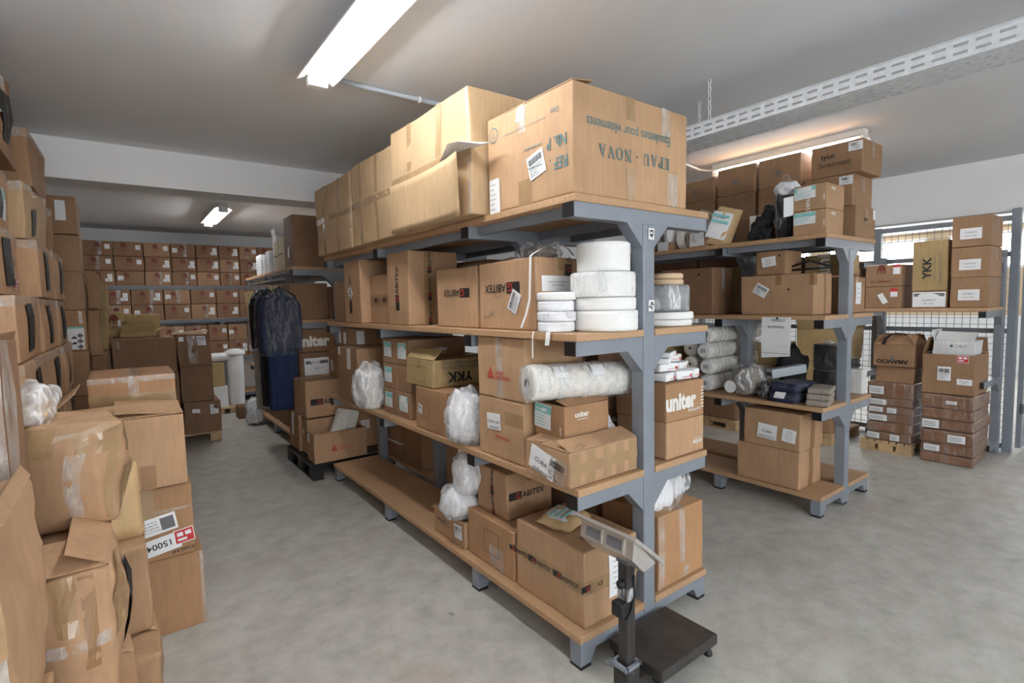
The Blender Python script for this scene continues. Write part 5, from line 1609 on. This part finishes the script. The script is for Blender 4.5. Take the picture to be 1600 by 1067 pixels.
Carton('dim carton beyond the dark brown one on the right rack', (4.02, 4.34), (3.08, 3.55), (Z2, Z2+.36), 'c', seam='y')
for i, (ya, yb, h) in enumerate(((1.66, 1.98, .28), (2.02, 2.33, .30), (2.47, 2.9, .42), (2.95, 3.5, .42))):
    b = Carton('pale carton on the rear half of the right rack, %s from the near end' % ordn[i], (4.46, 4.80), (ya, yb), (Z2, Z2+h), 'f' if i == 0 else 'e', seam='y', tape='tape')
    if i == 0:
        b.sheet('-y', .55, .55, .11, .17, lines(.07, .1, 3, t=.004))
        b.prt('-x', .5, .5, [T('EL', 0, 0, .04, 'ink')])
for i, (ya, yb) in enumerate(((2.47, 2.95), (2.98, 3.5))):
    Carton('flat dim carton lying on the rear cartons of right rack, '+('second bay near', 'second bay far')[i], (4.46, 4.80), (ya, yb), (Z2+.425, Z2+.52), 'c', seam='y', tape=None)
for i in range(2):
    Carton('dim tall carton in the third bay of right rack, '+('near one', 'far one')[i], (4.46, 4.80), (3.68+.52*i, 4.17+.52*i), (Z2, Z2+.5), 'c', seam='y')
for i, (ya, yb) in enumerate(((1.70, 1.98), (2.02, 2.34))):
    b = Carton('pale yellowish carton on top of rear cartons of right rack, %s' % ('near one', 'far one with white lettering')[i], (4.46, 4.78), (ya, yb), (Z2+.305, Z2+.46), 'e', seam='y', tape='ctape')
    b.prt('-x', .5, .5, [T('uni', 0, 0, .10, 'ink_white', 'c', .04)], 0 if i else 90)
t = thing('paper_notice', 'white sheet with model number pinned to the right rack shelf edge', 'sign', (3.944, 1.945, Z2-.035))
V, F = [], []
for j in range(7):
    for i in range(5):
        V.append((-.006*math.sin(j*.5)-.002*i*(j > 4), .11-.22*i/4, -.30*j/6+.02+.006*(i-2)*(j == 6)))
for j in range(6):
    for i in range(4):
        F.append((j*5+i, (j+1)*5+i, (j+1)*5+i+1, j*5+i+1))
o = mk('sheet', (V, F), 'paper', t)
pr = []
for s_, y, z, h in (('MODELO', -.02, -.012, .020), ('4337/999/600', .0, -.062, .018)):
    v2, f2, wd = text_poly(s_, .0)
    pr.append(([(-.0095, y-(x-wd/2)*h*.9, z+yy*h) for x, yy in v2], f2))
pr.append(box(-.0115, -.0105, -.10, .10, -.252, -.250))
mk('print', join(*pr), 'ink', o)
o = mk('pin', lathe([(0, 0), (.008, 0), (.008, .006), (0, .006)], 10), 'blackp', t)
o.matrix_local = Matrix.Translation((-.004, -.01, .012)) @ Matrix.Rotation(-PI/2, 4, 'Y')

# ---- third shelf: four wrapped rolls and black goods
for k in range(4):
    t = thing('fabric_roll', 'film-wrapped white roll with round end, %s of four on right rack' % ('lowest', 'second lowest', 'second highest', 'topmost')[k], 'fabric roll', (4.0+(.0, .015, -.01, .01)[k], 2.57+(.0, .0, .012, 0)[k], Z1+.072+.139*k), 0, 'wrapped rolls on right rack')
    mk('winding', wound_roll(.80, .068, k*3, 28, 40, .02), 'yarn', t, None, True)
    o = mk('end_label', xf(lathe([(0, 0), (.052, 0), (.052, .002), (0, .002)], 24), Matrix.Translation((-.012, 0, 0)) @ Matrix.Rotation(-PI/2, 4, 'Y')), 'paper', t)
    mk('print', ([(-.0155, .02-.008*q, -.02+.005*(q % 2)) for q in range(6)]+[(-.0155, .02-.008*q, .012+.005*(q % 3)) for q in range(6)], [(0, 1, 7, 6), (2, 3, 9, 8), (4, 5, 11, 10)]), 'ink_grey', o)
    o = mk('film_skin', wound_roll(.82, .0725, k*3+1, 28, 24, .04), 'film', t, None, True)
    o.location = (-.008, 0, 0)
for k in range(3):
    t = thing('fabric_roll', 'film-wrapped white roll behind the second post, %s of three' % ('lowest', 'middle', 'highest')[k], 'fabric roll', (4.05, 2.76, Z1+.075+.142*k), 0, 'wrapped rolls behind the second post')
    mk('winding', wound_roll(.75, .07, k*5+2, 24, 30, .02), 'yarn', t, None, True)
t = thing('plastic_bag', 'big clear bag around a grey fabric roll on right rack', 'bag', (4.05, 2.24, Z1))
mk('contents', xf(wound_roll(.34, .11, 4, 30, 40, .02), Matrix.Translation((-.05, 0, .115)) @ Matrix.Rotation(-.12, 4, 'Z')), 'greycloth', t, None, True)
blob('film_skin', (.06, 0, .12), (.17, .135, .15), 'film', t, 91, .1, 2.2, 4, True, .12)
mk('paper_label', xf(lathe([(0, 0), (.05, 0), (.05, .002), (0, .002)], 20), Matrix.Translation((-.125, .06, .08)) @ Matrix.Rotation(-PI/2, 4, 'Y')), 'paper', t)
t = thing('document_case', 'slim silver case with black handle slot among black garments', 'case', (4.24, 2.0, Z1+.172))
mk('case_body', xf(bbox(-.15, .15, -.04, .04, 0, .07, .006), Matrix.Rotation(-.5, 4, 'Z') @ Matrix.Rotation(-.12, 4, 'Y')), 'pvc', t)
mk('handle_slot', xf(box(-.152, -.150, -.028, .028, .018, .05), Matrix.Rotation(-.5, 4, 'Z') @ Matrix.Rotation(-.12, 4, 'Y')), 'blackp', t)
t = thing('garment_pile', 'pile of black fabric heaped behind the bagged garments', 'cloth', (4.46, 2.07, Z1))
blob('pile', (0, 0, .16), (.15, .10, .22), 'black_cloth', t, 95, .25, 2, 4, True, .08)
bag('small clear bag with white label left of folded black garments', (4.01, 2.06, Z1), (.055, .045, .09), 97, 'black_cloth', 'film_thin', .15)
for k, (z, nm) in enumerate(((0, 'lower'), (.075, 'upper'))):
    t = thing('garment_pack', '%s folded navy garment in clear film on the right rack edge' % nm, 'garment', (4.10+.02*k, 1.895+.005*k, Z1+z), math.radians(-4))
    mk('folded_cloth', rbox(.28, .20, .070, .022, 6, None, lambda p: p+noise.noise_vector(p*11+Vector((k, 2, 0)))*.008*min(1, p.z*40)), 'navy', t, None, True)
    pillow('film_skin', .32, .22, .082, 'film_thin', t, (0, 0, .04), (0, 0, .1), 8+k, .02, 14)
    if not k:
        mk('paper_label', ([(-.165, .05, .035), (-.162, -.03, .035), (-.13, -.03, .078), (-.135, .05, .078)], [(0, 1, 2, 3)]), 'paper', t)
for k in range(3):
    t = thing('garment_pack', 'folded speckled grey knit in film, %s of three at the rack corner' % ('bottom', 'middle', 'top')[k], 'garment', (4.11+.02*k, 1.695+.004*k, Z1+.042*k), math.radians(14), 'speckled knits')
    mk('folded_cloth', rbox(.24, .15, .038, .014, 6, None, lambda p: p+noise.noise_vector(p*13+Vector((k*3, 7, 0)))*.006*min(1, p.z*60)), 'greycloth', t, None, True)
    pillow('film_skin', .24, .155, .046, 'film_thin', t, (0, 0, .024), (0, 0, .1), 18+k, .012)
for k in range(2):
    t = thing('thread_spool', '%s black spool wrapped in clear film beside the right rack post' % ('lower', 'upper')[k], 'spool', (4.60, 1.835, Z1+.206*k))
    mk('winding', lathe([(.03, .0), (.105, 0), (.11, .008), (.11, .188), (.105, .196), (.03, .196), (.03, 0)], 32), 'black_cloth', t, None, True)
    mk('cap', lathe([(0, .196), (.10, .196), (.10, .200), (0, .200)], 32), 'greycloth', t)
    mk('film_skin', loft([(.004, 0, 0, .116, .116), (.05, 0, 0, .118, .118), (.12, 0, 0, .117, .117), (.196, 0, 0, .118, .118), (.203, 0, 0, .08, .08)], 40, 3+k, .03, 9), 'film_thin', t, None, True)
blob('film_knot', (0, 0, .215), (.035, .035, .02), 'film_white', t, 99, .3)
b = Carton('white-sided carton with black bag beyond the post on right rack', (4.735, 4.825), (1.64, 1.86), (Z1, Z1+.20), (.7, .7, .68), seam='y', tape=None)
bag('dark film bag on the white-sided carton', (4.78, 1.75, Z1+.204), (.05, .09, .05), 101, 'black_cloth', 'film_thin')
for i, (xa, xb, ya, yb, h) in enumerate(((4.44, 4.80, 2.86, 3.3, .46), (4.0, 4.34, 3.0, 3.5, .5), (4.44, 4.8, 2.18, 2.36, .40), (4.44, 4.8, 3.68, 4.2, .5))):
    Carton('crumpled pale carton inside the right rack, '+('second bay rear', 'second bay front', 'first bay rear', 'third bay')[i], (xa, xb), (ya, yb), (Z1, Z1+h), 'e', seam='y', warp=.012)
# ---- bottom shelf
b = Carton('tan carton with two white labels, upper of two on the right rack floor shelf', (3.965, 4.345), (1.765, 2.20), (Z0+.292, Z0+.575), 'a', seam='y', tape=None)
b.sheet('-x', .44, .42, .15, .115, script(['CUBA', 'interlon b'], .020), -4)
b.sheet('-x', .82, .40, .10, .10, lines(.07, .08, 5, t=.003), -6)
b.strip('-y', .42, 0, .60, 1, 'btape')
b = Carton('plain tan carton, lower of two on the right rack floor shelf', (3.975, 4.345), (1.775, 2.26), (Z0, Z0+.288), 'a', seam='y', tape=None)
b.strip('-y', .42, 0, .60, 1, 'btape')

# ================================================================== WIRE PARTITION AND GATE
PX = 7.06
t = thing('wire_partition', 'grey steel frame partition with wire mesh infill along the right side', 'partition', (PX, 3.0, 0))
PY0, PY1 = 1.155, 6.2
pst = [PY0-3.0, 2.32-3, 3.45-3, 4.6-3, 5.8-3]
for k, y in enumerate(pst):
    mk('post', bbox(-.035, .035, y-.035, y+.035, 0, 2.42 if k == 0 else 2.36, .004), 'steel', t)
for z in (.06, 1.22, 1.98, 2.33):
    for k in range(4):
        mk('rail', box(-.022, .022, pst[k]+.036, pst[k+1]-.036, z-.025, z+.025), 'steel', t)
def mesh_wires(y0, y1, z0, z1, sp=.065, r=.0022, ax='y'):
    l = []
    y = y0+sp/2
    while y < y1:
        l.append(box(-r, r, y-r, y+r, z0, z1))
        y += sp
    z = z0+sp/2
    while z < z1:
        l.append(box(-r*2.2, -r*.2, y0, y1, z-r, z+r))
        z += sp
    return join(*l)
for k in range(4):
    o = mk('wire_mesh', mesh_wires(pst[k]+.03, pst[k+1]-.03, .08, 2.31), 'steel_d', t)
    o['kind'] = 'stuff'
t = thing('wire_gate', 'wire mesh gate leaf standing open at the right edge', 'gate', (PX+.03, PY0-.075, 0))
mk('gate_frame', join(box(0, .05, -.02, .02, .05, 2.32), box(.95, 1.0, -.02, .02, .05, 2.32), box(.05, .95, -.02, .02, .05, .12), box(.05, .95, -.02, .02, 2.25, 2.32), box(.05, .95, -.02, .02, 1.9, 1.96)), 'steel', t)
V, F = mesh_wires(.05, .95, .12, 2.25, .05)
o = mk('wire_mesh', ([(y, x, z) for x, y, z in V], F), 'steel_d', t)
o['kind'] = 'stuff'
for z in (.4, 1.9):
    mk('hinge', tube([(-.005, -.02, z), (-.005, -.02, z+.1)], .012, 8), 'steel_d', t)
mk('lock_plate', box(.90, .94, -.03, -.021, 1.0, 1.2), 'steel', t)

# ---- one-sided rack against the partition
t = thing('storage_rack', 'single-sided grey rack with one wooden shelf against the wire partition', 'rack', (6.66, 1.2, 0))
for fy in (0.0, 1.0, 2.1):
    mk('post', bbox(.27, .345, fy, fy+.07, 0, 2.02, .005), 'steel', t)
    for z, ln in ((SH[0]-BT, -.0), (SH[1]-BT, -.32), (SH[2]-BT, -.36), (SH[3]-BT-.06, -.32)):
        arm = mk('arm', prism([(ln, z-.06), (.20, z-.06), (.27, z-.15), (.27, z), (ln, z)], fy+.008, fy+.062, 'y'), 'steel', t)
        mk('end_cap', box(ln-.006, ln, fy+.008, fy+.062, z-.058, z-.002), 'blackp', arm)
mk('shelf_board', bbox(-.36, .26, .0, 2.2, SH[2]-BT, SH[2], .003), 'board', t)
RZ = SH[2]+.002
for k in range(3):
    b = Carton('brown carton with white label, %s of three by the gate post' % ('bottom', 'middle', 'top')[k], (6.33, 6.78), (1.205, 1.48), (RZ+.283*k, RZ+.283*k+.280), 'f', seam='y', tape='ctape', drop=.12, group='labelled stack by the gate post')
    b.sheet('-x', .50, .42, .155, .10, [T('CAMISETA', 0, .01, .014, 'ink_grey'), T('interna 2021', 0, -.02, .012, 'ink_grey')])
b = Carton('upright yellowish carton with sideways black letters on a white box', (6.36, 6.74), (1.51, 1.79), (RZ+.166, RZ+.655), 'e', seam='y', tape='tape')
b.prt('-x', .42, .45, [T('YKK', 0, .0, .07, 'ink', 'c', .03, 1.1)], 90)
b.prt('-x', .64, .45, [T('Little Parts. Big Difference.', 0, 0, .016, 'ink_grey', 'c')], 90)
b.prt('-x', .78, .45, [T('Fastening Products Group', 0, 0, .022, 'ink_grey', 'c')], 90)
b = Carton('low box faced with a white notice under the upright carton', (6.34, 6.74), (1.505, 1.785), (RZ, RZ+.162), 'c', seam='y', tape=None)
b.sheet('-x', .5, .5, .26, .145, [Rr(-.12, .03, .12, .06, 'ink_grey'), T('CLASSICA', 0, -.005, .018, 'ink_grey'), T('M2 - 202', 0, -.04, .014, 'ink_grey')])
for k in range(2):
    b = Carton('brown carton with red emblem and lettering, %s of two on partition shelf' % ('lower', 'upper')[k], (6.34, 6.72), (1.87, 2.19), (RZ+.223*k, RZ+.223*k+.220), 'f', seam='y', tape=None)
    if k:
        b.prt('-x', .45, .60, gill(.09)[:1])
        b.prt('-x', .42, .24, [T('GILLMANN', 0, 0, .026, 'ink_dred', 'c', .01)])
        b.sheet('-x', .86, .78, .06, .10, [Rr(-.03, .02, .03, .05, 'redsticker')])
    else:
        b.sheet('-x', .50, .45, .05, .11, (), 28)
        b.sheet('-x', .80, .72, .06, .085, [Rr(-.03, .01, .03, .0425, 'redsticker')])
for k, (ya, yb, za, zb) in enumerate(((2.25, 2.62, 0, .30), (2.25, 2.60, .304, .50), (2.66, 3.1, 0, .42))):
    Carton('brown carton deeper along the partition shelf, %s' % ('lower near one', 'upper near one', 'far one')[k], (6.34, 6.75), (ya, yb), (RZ+za, RZ+zb), 'c' if k else 'f', seam='y', tape='ctape', drop=.15)

# ---- floor stacks by the partition
pallet('pale wooden pallet under the flat brown packs by the partition', 6.16, 6.78, 1.69, 2.14, .118, 'pallet')
def flatpack(label, x, y, z, sheets, seed, c='brownpack', grp=None, skew=0):
    t = thing('flat_pack', label, 'pack', ((x[0]+x[1])/2+skew, (y[0]+y[1])/2, z[0]), random.uniform(-.03, .03), grp)
    lx, ly, lz = x[1]-x[0], y[1]-y[0], z[1]-z[0]
    D = lambda p: p+noise.noise_vector(p*6+Vector((seed, 0, 0)))*.012*min(1, p.z/lz*2)
    mk('pack_body', rbox(lx, ly, lz, .010, 3, None, D), c, t, None, True)
    mk('film_wrap', rbox(lx+.014, ly+.014, lz+.004, .012, 3, None, D), 'film_thin', t, None, True)
    for (u, w_, h) in sheets:
        yy = ly/2-u*ly
        o = mk('paper_label', ([(-lx/2-.016, yy+w_/2, lz*.5-h/2), (-lx/2-.016, yy-w_/2, lz*.5-h/2), (-lx/2-.016, yy-w_/2, lz*.5+h/2), (-lx/2-.016, yy+w_/2, lz*.5+h/2)], [(0, 1, 2, 3)]), 'paper', t)
        mk('print', ([(-lx/2-.018, yy+w_*.4, lz*.5+h*q) for q in (-.2, 0, .2)]+[(-lx/2-.018, yy-w_*.3, lz*.5+h*q) for q in (-.2, 0, .2)]+[(-lx/2-.018, yy+w_*.4, lz*.5+h*(q-.06)) for q in (-.2, 0, .2)]+[(-lx/2-.018, yy-w_*.3, lz*.5+h*(q-.06)) for q in (-.2, 0, .2)], [(0, 6, 9, 3), (1, 7, 10, 4), (2, 8, 11, 5)]), 'ink_grey', o)
    return t
zz = .121
for k, (h, sh) in enumerate(((.085, ((.18, .11, .06), (.66, .08, .06))), (.10, ()), (.085, ((.25, .16, .06),)), (.075, ((.2, .12, .05), (.55, .08, .05))), (.075, ((.25, .16, .055),)), (.16, ((.22, .13, .08),)))):
    flatpack('flat brown pack, %s from the pallet in the left stack' % ordn[k], (6.18, 6.62), (1.70, 2.09), (zz, zz+h), sh, k*3.3, grp='left stack of flat brown packs')
    zz += h+.003
b = Carton('crushed brown carton beneath the open lettered one by the partition', (6.20, 6.6), (1.71, 2.03), (zz, zz+.16), 'f', seam='y', tape='ctape', warp=.01)
zz += .165
b = Carton('open brown carton with upside-down black lettering and a black strap', (6.18, 6.58), (1.70, 2.05), (zz, zz+.22), 'f', open_=(('-x', -55, .15), ('+x', -50, .15), ('-y', -35, .12), ('+y', -45, .12)))
b.prt('-x', .48, .22, [T('AMANCIO', 0, 0, .042, 'ink', 'c', .03)], 180)
b.prt('-x', .48, .48, [Rr(-.08, -.004, .08, .0, 'ink_grey'), Rr(-.01, .0, .01, .05, 'ink_grey')], 180)
t = thing('black_strap', 'black strap arched over the open lettered carton', 'strap', (6.30, 1.88, zz+.25))
ribbon([(-.13, .08, -.03), (-.11, .07, .02), (-.08, .03, .07), (-.02, -.01, .085), (.04, -.05, .07), (.09, -.08, .03)], .03, t, 'black_cloth', (.3, 1, 0))
zz = .002
for k, (h, sh, sk) in enumerate(((.085, (), .0), (.10, ((.22, .12, .06),), .01), (.12, ((.70, .13, .07),), -.01), (.10, ((.20, .13, .08),), .02), (.10, (), .0), (.13, ((.6, .08, .03),), -.01))):
    flatpack('flat brown pack, %s from the floor in the right stack' % ordn[k], (6.14, 6.72), (1.23, 1.62), (zz, zz+h), sh, 40+k*2.7, grp='right stack of flat brown packs', skew=sk)
    zz += h+.004
b = Carton('brown carton with red and white labels on the right floor stack', (6.16, 6.64), (1.24, 1.63), (zz, zz+.375), 'f', seam='y', tape=None, open_=(('+y', -15, .16), ('+x', -20, .15)))
b.sheet('-x', .78, .90, .085, .065, red_sticker(.085, .065)).sheet('-x', .44, .52, .10, .13, ship(.1, .13)).sheet('-x', .82, .34, .11, .055, lines(.08, .03, 2, t=.004))
b = Carton('white carton with green marks sticking out of the brown one', (6.22, 6.52), (1.28, 1.58), (zz+.26, zz+.50), (.78, .79, .78), open_=(('-x', -60, .15), ('+y', 10, .1)), rz=0, lean=(0, -.02))
b.prt('-x', .52, .80, [T('CALY', .05, 0, .025, 'ink_grey'), Pl([(-.02+.014*math.cos(k*PI/4), .014*math.sin(k*PI/4)) for k in range(8)], 'ink_teal')])

# ---- seen under the right rack: pallets further back
pallet('pale pallet on the floor seen under the right rack shelf', 5.85, 6.65, 3.35, 4.2, .12, 'pallet')
b = Carton('brown carton on the pallet seen under the right rack shelf', (5.88, 6.6), (3.38, 4.1), (.123, .55), 'c', seam='y')
b = Carton('brown carton higher on the pallet behind the right rack', (5.9, 6.55), (3.4, 4.1), (.554, 1.0), 'f', seam='y')
pallet('pale pallet beyond the right rack post', 6.0, 6.75, 2.35, 3.1, .12, 'pallet')
b = Carton('brown carton with dark letters on the pallet beyond the right post', (6.05, 6.6), (2.40, 2.85), (.123, .50), 'f', seam='y')
b.prt('-x', .8, .6, [T('GAR', 0, 0, .04, 'ink')])
b = Carton('brown carton stacked beyond the right rack post, middle', (6.05, 6.6), (2.32, 2.8), (.504, .90), 'e', seam='y', tape='ctape', warp=.012)
b = Carton('brown carton stacked beyond the right rack post, upper with open flaps', (6.05, 6.6), (2.30, 2.75), (.904, 1.25), 'e', open_=(('-x', 20, .12), ('+x', -20, .14), ('-y', 50, .15)), warp=.012)
for i in range(4):
    Carton('brown carton in the floor row along the partition, %s from the near pallet' % ordn[i], (6.1, 6.8), (4.3+.7*i, 4.95+.7*i), (0, .9), 'c', seam='y')
for o in bpy.data.objects:
    if o.parent and 'category' in o:
        del o['category']
